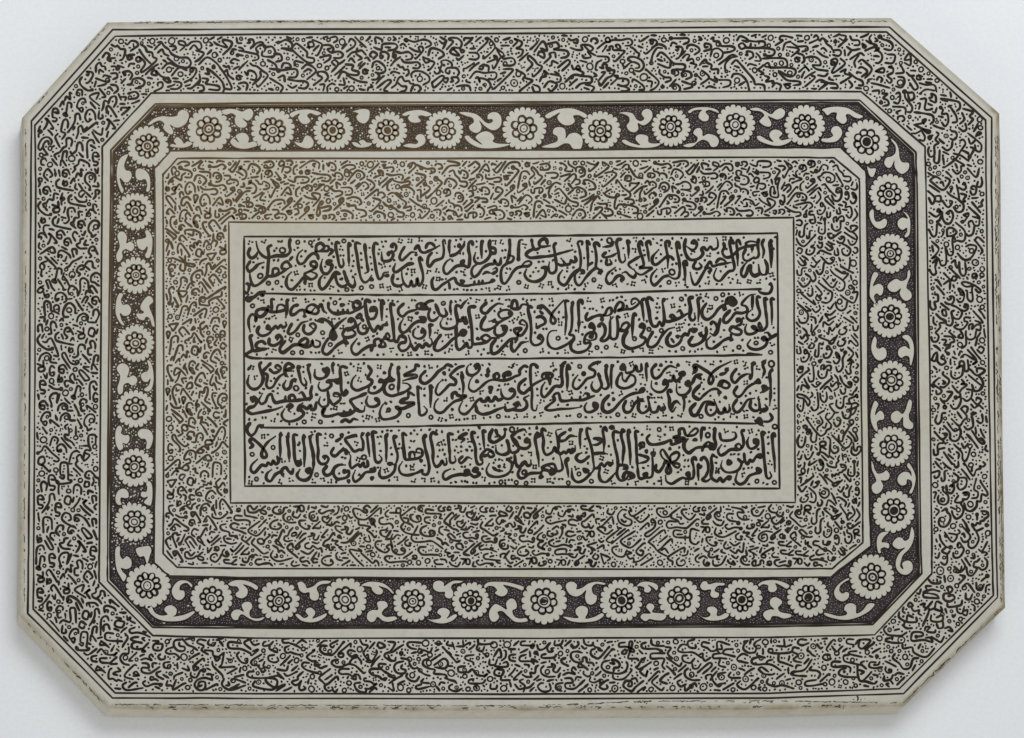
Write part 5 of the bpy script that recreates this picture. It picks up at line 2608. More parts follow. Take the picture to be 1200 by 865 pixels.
LEAVES = """
T 120 110
425,285 480,235 560,210 640,215 700,205 710,175 750,150 800,170 810,220 780,280 720,315 670,310 635,290 665,350 650,380 610,365 570,320 580,280 540,250 490,265 450,290
635,490 680,500 740,505 800,495 845,465 800,445 765,465 740,430 700,405 670,440 690,475 650,470
T 110 180
320,5 250,40 220,120 215,230 240,330 265,370 280,340 255,290 245,230 290,270 330,260 355,210 340,165 300,155 285,110 300,60
390,190 400,150 440,140 490,165 520,210 530,280 520,350 490,350 500,290 480,240 440,250 400,235
T 110 270
220,50 240,15 280,15 310,60 305,120 340,105 375,130 375,170 345,195 300,175 265,200 270,250 245,290 220,290 210,230 240,160 235,110
400,110 410,85 450,80 490,60 480,10 510,0 545,60 548,150 530,240 500,260 480,235 500,190 500,150 465,185 420,165
240,590 275,600 255,650 270,695 320,695 350,740 330,790 280,800 245,775 260,840 285,880 270,890 235,850 205,780 205,700 215,640
440,700 470,650 510,615 545,630 555,670 520,710 540,770 560,830 570,900 545,890 525,830 490,810 470,840 430,835 405,810 400,780 450,780 470,765 440,740
T 110 360
215,580 240,535 290,530 330,570 325,620 315,660 370,640 405,670 400,710 360,735 320,710 280,730 270,800 235,815 220,760 240,690 245,640
500,500 530,510 555,590 560,690 540,770 500,790 470,770 515,730 530,670 500,700 460,690 440,640 470,610 500,600 515,560
T 110 450
210,420 240,390 265,420 255,460 285,480 325,480 335,520 310,560 270,555 275,600 240,620 210,570 200,490
410,470 430,430 480,420 530,440 555,490 545,560 520,605 490,605 495,550 480,515 440,510
T 110 540
205,330 230,280 280,260 320,290 325,340 295,350 255,345 250,380 260,410 225,410 205,380
520,190 545,230 550,320 540,400 520,420 470,390 500,350 505,335 470,345 440,325 450,290 490,290 500,250 490,210
T 120 640
165,5 125,20 120,120 135,220 170,290 200,330 225,280 190,240 175,205 225,215 270,190 270,130 230,95 190,120 165,80
320,20 400,0 440,0 460,40 445,90 435,130 420,170 410,150 390,95 350,100 320,60
650,430 670,370 720,325 790,325 840,360 835,385 790,345 735,365 725,410 765,420 770,470 730,505 680,490
420,570 460,565 490,620 550,650 610,640 580,600 600,565 650,555 695,590 690,640 665,660 760,645 850,610 860,630 770,690 650,705 540,690 460,640
T 260 668
60,130 110,100 190,95 260,110 320,140 340,165 320,185 270,155 200,135 240,180 235,235 190,265 140,250 130,220 160,190 140,155 90,150
85,420 110,380 160,370 205,390 185,330 220,300 270,305 285,350 260,390 270,440 330,455 400,440 370,470 310,475 250,450 190,415 160,440 150,465 110,465
715,150 710,120 750,110 785,140 800,170 860,150 900,115 950,100 1020,105 1000,125 930,135 890,170 910,230 900,275 860,285 825,260 820,210 770,215 730,190
690,420 720,415 770,450 810,430 785,390 800,360 840,355 875,390 870,420 850,455 920,430 980,405 970,440 900,480 820,490 740,470
T 400 668
185,145 240,115 310,110 390,125 450,165 490,210 480,220 430,175 350,150 390,190 375,225 330,225 290,190 280,160 230,150
240,450 250,400 290,375 345,370 335,310 370,290 420,300 435,340 400,370 380,410 420,440 500,435 520,460 450,485 390,475 340,440 310,480 270,485
860,160 870,115 920,100 960,120 965,150 1010,120 1060,100 1140,105 1110,120 1050,130 1030,165 1050,210 1040,255 1000,265 970,240 970,205 920,205 880,190
800,455 850,465 920,455 935,430 900,400 920,365 970,355 1015,385 1010,420 990,455 1060,415 1085,430 1040,475 960,500 870,490
T 540 668
220,145 260,115 340,110 440,115 540,140 590,160 575,190 510,165 400,140 440,190 420,235 370,245 320,215 340,190 310,155 260,150 230,170
265,430 275,370 320,320 370,335 430,370 425,310 460,270 500,275 525,320 520,360 485,380 500,430 550,455 610,450 625,480 560,490 500,480 440,430 390,385 345,395 360,440 330,480 290,480
T 670 668
-55,160 -40,120 10,110 50,140 45,180 100,165 160,125 240,110 315,125 300,138 230,130 190,165 200,220 235,245 225,300 180,325 140,305 125,250 135,190 90,230 40,248 -20,225
-80,440 -40,440 20,450 65,445 40,410 40,365 90,335 145,355 150,400 130,455 210,440 280,405 300,430 230,475 110,490 0,480
605,155 650,115 720,110 790,130 810,160 795,190 760,160 715,140 745,180 720,210 680,200 680,165 640,150
645,440 670,410 740,405 700,350 720,315 760,320 775,350 755,385 770,400 870,410 885,440 850,470 790,470 730,460 700,478 670,470
T 800 666
165,165 190,125 225,125 245,150 310,135 390,140 385,160 330,165 300,210 340,235 330,270 290,275 260,250 265,200 210,205 180,195
145,430 200,460 250,450 260,425 230,395 240,365 290,360 325,390 320,440 350,445 400,420 435,435 400,470 310,490 220,480
710,150 760,120 850,110 930,125 1000,160 975,190 920,160 870,140 885,190 860,220 820,220 800,195 800,160 750,150 720,170
755,440 770,405 820,385 860,385 820,340 825,290 870,270 925,300 930,330 895,370 920,410 1010,430 1015,455 950,470 890,450 840,450 820,485 790,485
T 930 640
515,300 470,320 410,370 380,430 400,490 460,518 510,490 520,445 490,430 460,445 430,420 440,370 490,330 520,315
290,625 340,635 420,655 490,645 500,620 475,595 490,550 540,535 585,560 590,630 650,600 700,540 760,545 720,600 630,655 510,690 390,680 300,650
T 970 550
790,540 812,610 795,690 760,750 710,800 690,850 680,910 710,935 700,880 750,855 790,880 795,940 750,985 690,980 645,930 640,860 670,790 725,735 670,748 620,725 610,690 650,642 695,642 720,670 760,650 775,590
570,590 510,590 470,630 460,700 475,780 500,780 495,750 530,730 570,740 575,700 540,685 505,680 530,630
410,-80 430,-40 440,0 470,40 520,30 550,10 580,50 570,90 540,105 500,105 520,150 505,200 460,230 420,205 415,150 455,110 440,60 415,0
760,-60 800,0 825,80 810,170 785,225 765,215 790,160 785,110 745,95 735,140 690,150 655,110 665,60 710,25 760,30 785,65 780,20 745,-30
T 970 460
440,80 475,110 455,160 445,210 490,170 525,200 525,250 480,260 460,290 470,340 460,365 430,330 405,260 405,180
765,65 790,90 780,160 760,210 770,260 800,290 795,335 750,340 710,310 705,230 670,275 630,285 595,250 600,200 650,170 700,200 730,160 745,110
T 970 370
440,195 460,230 455,290 480,310 520,295 550,330 545,390 490,420 440,390 410,320 415,250
725,180 765,190 800,250 808,350 785,460 770,450 765,390 730,375 690,395 660,360 670,310 720,285 755,305 770,310 755,250 700,200
T 970 280
440,310 475,330 450,380 425,440 480,420 520,450 515,510 490,530 460,510 435,540 450,590 465,635 430,590 395,530 400,420 415,350
765,290 775,340 750,410 740,460 780,500 785,550 740,580 700,560 675,510 685,465 640,495 590,490 560,450 580,410 640,375 690,395 740,370 750,310
T 970 190
405,450 430,450 435,520 450,555 490,555 530,530 555,550 545,600 500,625 450,610 410,560 390,490
700,460 740,480 770,530 775,610 765,680 735,705 720,690 745,650 740,615 700,635 660,600 660,550 700,520 750,530 730,490
T 930 110
915,420 960,460 985,520 995,600 1020,640 1080,650 1075,710 1020,750 970,720 945,670 945,625 915,685 880,690 850,650 870,600 920,585 955,550 955,490 920,440
690,680 720,700 770,700 760,750 740,780 710,760
270,145 340,125 420,120 510,135 590,180 650,210 620,230 570,220 520,190 490,200 500,250 470,280 430,265 400,230 405,180 360,175 320,200 290,170
265,420 330,415 370,390 350,350 370,310 420,305 455,350 445,400 400,445 330,455 270,445
T 260 112
0,140 60,125 130,130 190,150 230,130 270,125 295,160 280,210 240,235 195,215 235,260 220,295 170,300 130,270 120,220 130,190 90,165 40,180 0,165
80,440 90,410 110,400 160,440 130,380 180,350 230,360 255,400 250,440 300,430 340,460 290,485 200,500 120,480
635,175 690,145 780,130 870,140 930,165 890,185 830,165 800,190 830,235 800,265 750,260 715,210 730,170 690,185 660,205
680,430 710,440 750,440 770,400 790,375 830,385 860,430 850,475 810,495 750,485 700,460
T 400 112
105,150 150,135 210,125 260,140 265,190 250,235 210,262 160,240 140,200 160,170 130,155
100,440 140,440 185,465 165,430 205,415 240,440 290,445 260,475 190,488 130,475
570,180 620,150 720,135 800,150 850,180 800,195 750,185 720,200 745,240 700,255 650,245 625,210 640,180 600,190
580,470 640,450 700,455 720,430 695,400 720,365 770,370 790,420 770,460 700,490 630,485
T 530 112
65,160 130,155 210,170 260,200 310,250 350,260 380,240 370,220 335,220 335,180 380,155 430,165 460,210 455,280 410,320 360,320 300,280 255,235 275,290 260,335 220,350 170,325 160,285 200,250 190,210 130,190
115,390 150,375 190,410 280,460 230,410 220,385 260,350 320,335 375,360 395,400 380,430 430,450 540,455 480,480 370,495 260,490 170,450
870,190 920,155 1010,125 1120,120 1210,150 1265,185 1245,210 1190,185 1135,190 1150,240 1110,275 1050,275 1000,240 985,200 1010,160 950,190 900,215
840,480 910,455 980,430 985,385 945,355 955,310 1000,295 1050,310 1065,360 1065,400 1100,360 1160,350 1215,390 1220,460 1190,510 1130,495 1100,455 1050,450 980,485 900,490
T 670 110
440,180 500,170 570,185 610,240 650,255 680,230 655,190 670,155 710,140 750,165 755,220 720,270 670,295 620,275 625,330 590,360 540,345 515,300 540,260 535,215 490,190
470,440 500,430 560,460 640,480 600,430 610,390 660,380 715,400 720,450 760,465 835,465 790,495 680,508 570,495 500,470
T 800 110
50,165 100,135 180,125 260,130 320,150 340,180 300,165 250,150 215,170 245,210 235,250 190,255 150,220 160,175 180,150 110,155 70,180
5,485 60,465 120,455 140,410 100,370 120,330 160,320 185,350 190,395 240,375 310,395 340,440 320,490 270,495 240,450 190,430 140,455 100,490 50,500
630,140 700,130 770,160 830,190 870,155 920,135 960,165 945,215 890,240 830,220 800,210 830,270 820,305 770,300 720,260 740,230 765,200 730,165 660,155
695,400 730,395 790,430 850,450 815,400 820,360 860,335 910,345 935,375 905,410 930,435 1000,420 1025,430 980,465 900,487 810,475 720,440
"""

random.seed(11)
rng = np.random.default_rng(11)

def px(x, y, z=0.0):
    return ((x - 600) * U, (432.5 - y) * U, z * U)

# ------------------------------------------------------------------ materials
def srgb(r, g, b):
    f = lambda c: (c / 255) / 12.92 if c / 255 <= 0.04045 else ((c / 255 + 0.055) / 1.055) ** 2.4
    return (f(r), f(g), f(b), 1)

def nt(name):
    m = bpy.data.materials.new(name)
    m.use_nodes = True
    t = m.node_tree
    return m, t, t.nodes["Principled BSDF"]

def noise(t, scale, detail=4.0, rough=0.55, vec=None):
    n = t.nodes.new("ShaderNodeTexNoise")
    n.inputs["Scale"].default_value = scale
    n.inputs["Detail"].default_value = detail
    n.inputs["Roughness"].default_value = rough
    if vec is not None:
        t.links.new(vec, n.inputs["Vector"])
    return n

def ramp(t, fac, stops):
    r = t.nodes.new("ShaderNodeValToRGB")
    e = r.color_ramp.elements
    while len(e) < len(stops):
        e.new(0.5)
    for el, (p, c) in zip(e, stops):
        el.position = p
        el.color = c
    t.links.new(fac, r.inputs["Fac"])
    return r

def mix(t, fac, a, b):
    m = t.nodes.new("ShaderNodeMix")
    m.data_type = 'RGBA'
    for sock, v in ((m.inputs[0], fac), (m.inputs[6], a), (m.inputs[7], b)):
        if hasattr(v, "is_output"):
            t.links.new(v, sock)
        else:
            sock.default_value = v
    return m.outputs[2]

def math_node(t, op, a, b=None, clamp=False):
    m = t.nodes.new("ShaderNodeMath")
    m.operation = op
    m.use_clamp = clamp
    for sock, v in ((m.inputs[0], a), (m.inputs[1], b)):
        if v is None:
            continue
        if hasattr(v, "is_output"):
            t.links.new(v, sock)
        else:
            sock.default_value = v
    return m.outputs[0]

def obj_coord(t):
    return t.nodes.new("ShaderNodeTexCoord").outputs["Object"]

def blob_mask(t, vec, cx, cy, radius, soft):
    """1 inside a round patch of the drawing, fading out over `soft` (age tone of the material)"""
    d = t.nodes.new("ShaderNodeVectorMath")
    d.operation = 'DISTANCE'
    t.links.new(vec, d.inputs[0])
    d.inputs[1].default_value = px(cx, cy, TH)
    mr = t.nodes.new("ShaderNodeMapRange")
    mr.interpolation_type = 'SMOOTHSTEP'
    t.links.new(d.outputs["Value"], mr.inputs["Value"])
    mr.inputs["From Min"].default_value = (radius - soft) * U
    mr.inputs["From Max"].default_value = (radius + soft) * U
    mr.inputs["To Min"].default_value = 1.0
    mr.inputs["To Max"].default_value = 0.0
    return mr.outputs["Result"]

def stone(name, base, warm, stain=True):
    m, t, p = nt(name)
    v = obj_coord(t)
    n1 = noise(t, 14.0, 5.0, 0.6, v)
    col = mix(t, ramp(t, n1.outputs["Fac"], [(0.35, (0, 0, 0, 1)), (0.7, (1, 1, 1, 1))]).outputs["Color"], base, warm)
    n2 = noise(t, 420.0, 3.0, 0.7, v)
    speck = ramp(t, n2.outputs["Fac"], [(0.3, (0.90, 0.90, 0.89, 1)), (0.55, (1, 1, 1, 1))])
    mul = t.nodes.new("ShaderNodeMix"); mul.data_type = 'RGBA'; mul.blend_type = 'MULTIPLY'
    mul.inputs[0].default_value = 1.0
    t.links.new(col, mul.inputs[6]); t.links.new(speck.outputs["Color"], mul.inputs[7])
    col = mul.outputs[2]
    # yellowed patch near the upper left of the inner field, where the old surface has darkened
    patch = blob_mask(t, v, 250, 262, 120, 180)
    n3 = noise(t, 60.0, 4.0, 0.6, v)
    pf = math_node(t, 'MULTIPLY', patch, math_node(t, 'MULTIPLY', n3.outputs["Fac"], 0.38))
    col = mix(t, pf, col, srgb(176, 160, 124))
    if stain:
        at = t.nodes.new("ShaderNodeAttribute")
        at.attribute_name = "stain"
        n4 = noise(t, 120.0, 6.0, 0.7, v)
        k = ramp(t, n4.outputs["Fac"], [(0.36, (0, 0, 0, 1)), (0.66, (1, 1, 1, 1))])
        sf = math_node(t, 'MULTIPLY', at.outputs["Fac"], math_node(t, 'ADD', math_node(t, 'MULTIPLY', k.outputs["Color"], 0.75), 0.3), True)
        col = mix(t, sf, col, srgb(118, 100, 62))
    t.links.new(col, p.inputs["Base Color"])
    p.inputs["Roughness"].default_value = 0.48
    p.inputs["Specular IOR Level"].default_value = 0.3
    b = t.nodes.new("ShaderNodeBump")
    b.inputs["Strength"].default_value = 0.08
    b.inputs["Distance"].default_value = 0.0003
    t.links.new(n2.outputs["Fac"], b.inputs["Height"])
    t.links.new(b.outputs["Normal"], p.inputs["Normal"])
    return m

def ink(name, dark, mid, brown, worn=True):
    m, t, p = nt(name)
    v = obj_coord(t)
    n1 = noise(t, 260.0, 4.0, 0.65, v)
    col = mix(t, ramp(t, n1.outputs["Fac"], [(0.45, (0, 0, 0, 1)), (0.78, (1, 1, 1, 1))]).outputs["Color"], dark, mid)
    # the filling is worn to brown over the upper left of the inner field and along the left of the flower band
    n2 = noise(t, 45.0, 3.0, 0.6, v)
    if not worn:
        brown = mid
    a = blob_mask(t, v, 350, 215, 310, 260)
    b = blob_mask(t, v, 195, 340, 170, 190)
    a = math_node(t, 'MAXIMUM', a, math_node(t, 'MULTIPLY', b, 0.8))
    f = math_node(t, 'MULTIPLY', a, math_node(t, 'ADD', math_node(t, 'MULTIPLY', n2.outputs["Fac"], 0.9), 0.38), True)
    col = mix(t, f, col, brown)
    t.links.new(col, p.inputs["Base Color"])
    p.inputs["Roughness"].default_value = 0.75
    p.inputs["Specular IOR Level"].default_value = 0.12
    return m

M_STONE = stone("pale_stone", srgb(193, 189, 178), srgb(186, 181, 165))
M_RELIEF = stone("pale_stone_relief", srgb(195, 191, 180), srgb(188, 183, 169), False)
M_INK = ink("black_filling", srgb(35, 29, 25), srgb(56, 47, 39), srgb(98, 80, 54))
M_DARK = ink("black_filling_unworn", srgb(35, 29, 25), srgb(56, 47, 39), srgb(96, 80, 56), False)
M_GRAIN = ink("grey_ground_dots", srgb(150, 140, 136), srgb(120, 110, 108), srgb(150, 136, 112))
M_GROUND = ink("dark_hatched_ground", srgb(46, 39, 42), srgb(76, 67, 68), srgb(72, 59, 46))

def wear_material():
    m, t, p = nt("brown_edge_wear")
    n = noise(t, 600.0, 3.0, 0.6, obj_coord(t))
    r = ramp(t, n.outputs["Fac"], [(0.35, srgb(44, 37, 29)), (0.6, srgb(84, 73, 54)), (0.8, srgb(130, 118, 92))])
    t.links.new(r.outputs["Color"], p.inputs["Base Color"])
    p.inputs["Roughness"].default_value = 0.8
    return m
M_WEAR = wear_material()

def paper_material():
    m, t, p = nt("white_paper_surface")
    v = obj_coord(t)
    n = noise(t, 6.0, 3.0, 0.5, v)
    r = ramp(t, n.outputs["Fac"], [(0.3, srgb(233, 235, 238)), (0.7, srgb(238, 239, 240))])
    n2 = noise(t, 900.0, 4.0, 0.7, v)
    r2 = ramp(t, n2.outputs["Fac"], [(0.25, (0.94, 0.94, 0.945, 1)), (0.6, (1, 1, 1, 1))])
    mul = t.nodes.new("ShaderNodeMix"); mul.data_type = 'RGBA'; mul.blend_type = 'MULTIPLY'
    mul.inputs[0].default_value = 1.0
    t.links.new(r.outputs["Color"], mul.inputs[6]); t.links.new(r2.outputs["Color"], mul.inputs[7])
    t.links.new(mul.outputs[2], p.inputs["Base Color"])
    p.inputs["Roughness"].default_value = 0.85
    p.inputs["Specular IOR Level"].default_value = 0.2
    b = t.nodes.new("ShaderNodeBump")
    b.inputs["Strength"].default_value = 0.12
    b.inputs["Distance"].default_value = 0.0002
    t.links.new(n2.outputs["Fac"], b.inputs["Height"])
    t.links.new(b.outputs["Normal"], p.inputs["Normal"])
    return m

# ------------------------------------------------------------------ mesh helpers
class Geo:
    def __init__(self):
        self.v = []; self.f = []

    def build(self, name, mat, parent=None, kind=None, smooth=False):
        me = bpy.data.meshes.new(name)
        me.from_pydata([px(*p) for p in self.v], [], self.f)
        me.materials.append(mat)
        if smooth:
            me.polygons.foreach_set("use_smooth", [True] * len(me.polygons))
        me.update()
        o = bpy.data.objects.new(name, me)
        scene.collection.objects.link(o)
        if parent is not None:
            o.parent = parent
        if kind:
            o["kind"] = kind
        return o

    def ribbon(self, pts, w, z, h=0.16, closed=False, wob=0.11, caps=True, pen=0.0):
        """filled groove: low rounded bar that follows pts (N x 2)"""
        p = np.asarray(pts, float)
        n = len(p)
        if n < 2:
            return
        if closed:
            tan = np.roll(p, -1, 0) - np.roll(p, 1, 0)
        else:
            tan = np.empty_like(p)
            tan[1:-1] = p[2:] - p[:-2]
            tan[0] = p[1] - p[0]; tan[-1] = p[-1] - p[-2]
        ln = np.hypot(tan[:, 0], tan[:, 1]); ln[ln == 0] = 1
        tan = tan / ln[:, None]
        ww = np.full(n, w) * (1 + wob * smooth_noise(n, 5))
        if pen and not closed and n > 5:
            t = np.linspace(0, 1, n)
            ww = ww * (1 + pen * 0.10 - pen * 0.22 * t - pen * 0.40 * np.clip((t - 0.8) / 0.2, 0, 1))
        if caps and not closed:
            ww[0] *= 0.86; ww[-1] *= 0.86
            e0 = [(p[0] - tan[0] * w * k, tan[0], w * q) for k, q in ((0.40, 0.36), (0.26, 0.66))]
            e1 = [(p[-1] + tan[-1] * w * k, tan[-1], w * q) for k, q in ((0.26, 0.66), (0.40, 0.36))]
            p = np.vstack([[e[0] for e in e0], p, [e[0] for e in e1]])
            tan = np.vstack([[e[1] for e in e0], tan, [e[1] for e in e1]])
            ww = np.concatenate([[e[2] for e in e0], ww, [e[2] for e in e1]])
            n = len(p)
        nor = np.stack([-tan[:, 1], tan[:, 0]], 1)
        b = len(self.v)
        for i in range(n):
            x, y = p[i]; nx, ny = nor[i]; r = ww[i] * 0.5; q = r * 0.72
            self.v += [(x - nx * r, y - ny * r, z - 0.03), (x - nx * q, y - ny * q, z + h),
                       (x + nx * q, y + ny * q, z + h), (x + nx * r, y + ny * r, z - 0.03)]
        m = n if closed else n - 1
        for i in range(m):
            a = b + 4 * i; c = b + 4 * ((i + 1) % n)
            for k in range(3):
                self.f.append((a + k, a + k + 1, c + k + 1, c + k))

    def dot(self, x, y, r, z, h=0.16, n=8, ecc=0.18):
        b = len(self.v)
        a0 = random.random() * 6.28
        ex = 1 + random.uniform(-ecc, ecc)
        ang = random.random() * 3.14
        ca, sa = math.cos(ang), math.sin(ang)
        for k, (rr, zz) in enumerate(((1.0, z - 0.03), (0.72, z + h))):
            for i in range(n):
                t = a0 + 6.28318 * i / n
                q = rr * r * (1 + (0.10 * math.sin(3 * t + a0 * 5)))
                dx, dy = q * math.cos(t) * ex, q * math.sin(t) / ex
                self.v.append((x + dx * ca - dy * sa, y + dx * sa + dy * ca, zz))
        for i in range(n):
            j = (i + 1) % n
            self.f.append((b + i, b + j, b + n + j, b + n + i))
        self.f.append(tuple(b + n + i for i in range(n)))

    def ring(self, x, y, r, w, z, n=14, rx=1.0, ang=0.0, h=0.16):
        ca, sa = math.cos(ang), math.sin(ang)
        ph = random.random() * 6.28
        pts = []
        for i in range(n):
            t = 6.28318 * i / n
            q = r * (1 + 0.06 * math.sin(2 * t + ph))
            dx, dy = q * rx * math.cos(t), q * math.sin(t)
            pts.append((x + dx * ca - dy * sa, y + dx * sa + dy * ca))
        self.ribbon(pts, w, z, h, closed=True, wob=0.08)

    def prism(self, pts, z0, z1, inset=0.35):
        """solid with a slightly rounded rim; pts may be concave"""
        p = np.asarray(pts, float)
        if area2(p) < 0:
            p = p[::-1]
        tan = np.roll(p, -1, 0) - np.roll(p, 1, 0)
        ln = np.hypot(tan[:, 0], tan[:, 1]); ln[ln == 0] = 1
        tan /= ln[:, None]
        inn = p + np.stack([-tan[:, 1], tan[:, 0]], 1) * inset
        n = len(p); b = len(self.v)
        for q, z in ((p, z0), (p, z1 - 0.25), (inn, z1)):
            self.v += [(a[0], a[1], z) for a in q]
        for k in range(2):
            for i in range(n):
                j = (i + 1) % n
                self.f.append((b + k * n + i, b + k * n + j, b + (k + 1) * n + j, b + (k + 1) * n + i))
        self.f.append(tuple(b + 2 * n + i for i in range(n)))

def area2(p):
    x, y = p[:, 0], p[:, 1]
    return float(np.sum(x * np.roll(y, -1) - np.roll(x, -1) * y))

def smooth_noise(n, step):
    k = max(2, n // step + 3)
    a = rng.normal(0, 1, k)
    return np.interp(np.linspace(0, k - 1, n), np.arange(k), a)

def catmull(pts, step=1.2, closed=False):
    p = np.asarray(pts, float)
    if len(p) == 2 and not closed:
        d = p[1] - p[0]
        m = max(2, int(np.hypot(*d) / step) + 1)
        nn = np.array([-d[1], d[0]]) * random.uniform(-0.05, 0.05)
        t = np.linspace(0, 1, m)[:, None]
        return p[0] + d * t + nn * (4 * t * (1 - t))
    if closed:
        q = np.vstack([p[-1], p, p[0], p[1]])
        segs = len(p)
    else:
        q = np.vstack([2 * p[0] - p[1], p, 2 * p[-1] - p[-2]])
        segs = len(p) - 1
    out = []
    for i in range(segs):
        a, b, c, d = q[i], q[i + 1], q[i + 2], q[i + 3]
        m = max(1, int(round(np.hypot(*(c - b)) / step)))
        t = (np.arange(m) / m)[:, None]
        t2, t3 = t * t, t * t * t
        out.append(0.5 * (2 * b + (c - a) * t + (2 * a - 5 * b + 4 * c - d) * t2 + (3 * b - a - 3 * c + d) * t3))
    if not closed:
        out.append(p[-1:])
    return np.vstack(out)

def parse(text, s0):
    """-> list of tiles: dict(x, y, side, words=[(strokes, blobs, rings)], marks=[(kind, x, y)])"""
    tiles = []
    s = s0
    for line in text.strip().splitlines():
        k = line.split()
        if k[0] == 'T':
            s = float(k[4]) if len(k) > 4 else s0
            cur = dict(x=float(k[1]), y=float(k[2]), side=k[3] if len(k) > 3 else '', words=[], marks=[])
            tiles.append(cur)
            continue
        c = [tuple(float(a) for a in q.split(',')) for q in k[1:]]
        g = lambda q: (cur['x'] + q[0] / s, cur['y'] + q[1] / s)
        if k[0] == 's':
            cur['words'].append(([[g(q) for q in c]], [], []))
        elif k[0] == '+':
            cur['words'][-1][0].append([g(q) for q in c])
        elif k[0] in 'br':
            for q in c:
                X, Y = g(q)
                R = q[2] / s
                w = cur['words'][-1] if cur['words'] else None
                near = w is not None and any(math.hypot(a - X, b - Y) < R + 6 for st in w[0] for a, b in st)
                if not near:                      # stands alone: a mark of its own
                    w = ([], [], [])
                    cur['words'].append(w)
                w[1 if k[0] == 'b' else 2].append((X, Y, R))
        else:
            for q in c:
                cur['marks'].append((k[0],) + g(q))
    return tiles

def add_word(geo, word, w, z, ringw, step, dx=0.0, dy=0.0, pen=0.0, small=False):
    st, bl, ri = word
    allp = np.array([p for s in st for p in s]) if st else np.zeros((1, 2))
    ln = sum(float(np.sum(np.hypot(*np.diff(np.asarray(s), axis=0).T))) for s in st if len(s) > 1)
    e = np.ptp(allp, 0) + w
    w *= min(1.0, max(0.66, 1.42 - 0.62 * ln * w / (e[0] * e[1])))
    for s in st:
        q = [(a + dx, b + dy) for a, b in s]
        if len(q) >= 2:
            geo.ribbon(catmull(q, step), w * random.uniform(0.93, 1.07), z + random.uniform(0, 0.03), pen=pen)
    for (x, y, r) in bl:
        if small and r > 1.9:                      # tight scribbled knot: ring with a grain inside
            geo.ring(x + dx, y + dy, r * 0.78, 1.75, z + 0.03, n=12)
            if r > 2.3:
                geo.dot(x + dx, y + dy, r * 0.3, z + 0.03, n=7)
        else:
            geo.dot(x + dx, y + dy, r, z + 0.035, n=10)
    for (x, y, r) in ri:
        geo.ring(x + dx, y + dy, r, ringw, z + 0.03)

def add_mark(geo, kind, x, y, z, k=1.0):
    if kind == 'd':
        geo.dot(x, y, 1.72 * k * random.uniform(0.88, 1.15), z, n=7)
    elif kind == 'h':
        geo.ring(x, y, 2.1 * k, 2.3 * k, z, n=9)
        if random.random() < 0.4:
            geo.dot(x, y, 0.6 * k, z, n=6)
    elif kind == 'e':
        a = random.uniform(-0.2, 0.1)
        for s in (-1, 1):
            geo.dot(x + s * 1.75 * k, y + s * 1.75 * k * a, 1.75 * k, z + 0.01 * s, n=7, ecc=0.25)
    elif kind == 'q':
        a = random.uniform(-0.4, 0.4)
        sp = 1.6 * k
        def at_(X, Y):
            return (x + X * math.cos(a) - Y * math.sin(a), y + X * math.sin(a) + Y * math.cos(a))
        cor = [(-sp, -sp), (sp, -sp), (sp, sp), (-sp, sp)]
        skip = random.randrange(6)
        for i, (X, Y) in enumerate(cor):
            if i == skip:
                continue
            geo.dot(*at_(X * random.uniform(0.85, 1.15), Y * random.uniform(0.85, 1.15)), 1.4 * k, z + 0.01 * i, n=7)
            if random.random() < 0.62 and (i + 1) % 4 != skip:
                X2, Y2 = cor[(i + 1) % 4]
                geo.ribbon([at_(X, Y), at_(X2, Y2)], 1.5 * k, z + 0.005, caps=False)

# ------------------------------------------------------------------ outlines (traced from the object, in drawing units)
EDGE = [(126,25),(300,22.3),(600,21.5),(900,19.8),(1045,20),(1172,132),(1173.5,216),(1175,432),(1178,648),(1179,711),
        (1060,827),(900,831.5),(600,832),(300,832),(127,830),(22,720),(23,648),(25,432),(26,216),(26,137)]
L1 = [(132,35),(300,34.3),(600,33.6),(900,31.8),(1042,32),(1162,138),(1162,216),(1165,432),(1167.5,648),(1169,700),
      (1059,813),(900,818),(600,819),(300,818.5),(132,818),(32.5,719),(33.5,648),(34.8,432),(36.2,216),(37,142)]
L2 = [(135,42.5),(300,40.4),(600,39.4),(900,37.3),(1039,37.5),(1155,141),(1155.5,216),(1158.5,432),(1162.5,648),(1164,698),
      (1054,807),(900,812.5),(600,813.5),(300,813),(135,812),(39,714),(39.6,648),(41,432),(42,216),(41,147)]
L3 = [(177,109),(300,109.2),(600,108.8),(900,107),(1009,107.5),(1084,172),(1085,216),(1089.5,432),(1092,648),(1092,672),
      (1025,744),(900,747),(600,748),(300,748),(179,745),(116,682),(116.4,648),(118,432),(119.6,216),(120,172)]
L4 = [(182,122),(300,121),(600,119.7),(900,117.6),(1007.5,117.5),(1073,178.5),(1074.8,216),(1076.3,432),(1079,648),(1080.5,672),
      (1022.5,732),(900,734.4),(600,736),(300,736),(179,735.3),(126,681),(126,648),(127.2,432),(130,216),(130,176)]
L5 = [(183.5,125.2),(300,124.6),(600,123.2),(900,121.6),(1005.5,121.3),(1069.5,180.5),(1071.3,216),(1072.6,432),(1075.6,648),(1076.5,671),
      (1021,728.6),(900,731),(600,732.8),(300,732.6),(180.5,732),(129.6,679),(129.7,648),(131,432),(133.2,216),(133.2,178)]
L6 = [(200,176.3),(300,176.2),(600,175.6),(900,172.8),(985,172.5),(1015,200),(1016,216),(1017.6,432),(1020,600),(1021,640),
      (974,677),(900,678),(600,678),(300,677.6),(199,676),(180,660),(180.3,600),(181.6,432),(180.8,216),(180,197.5)]
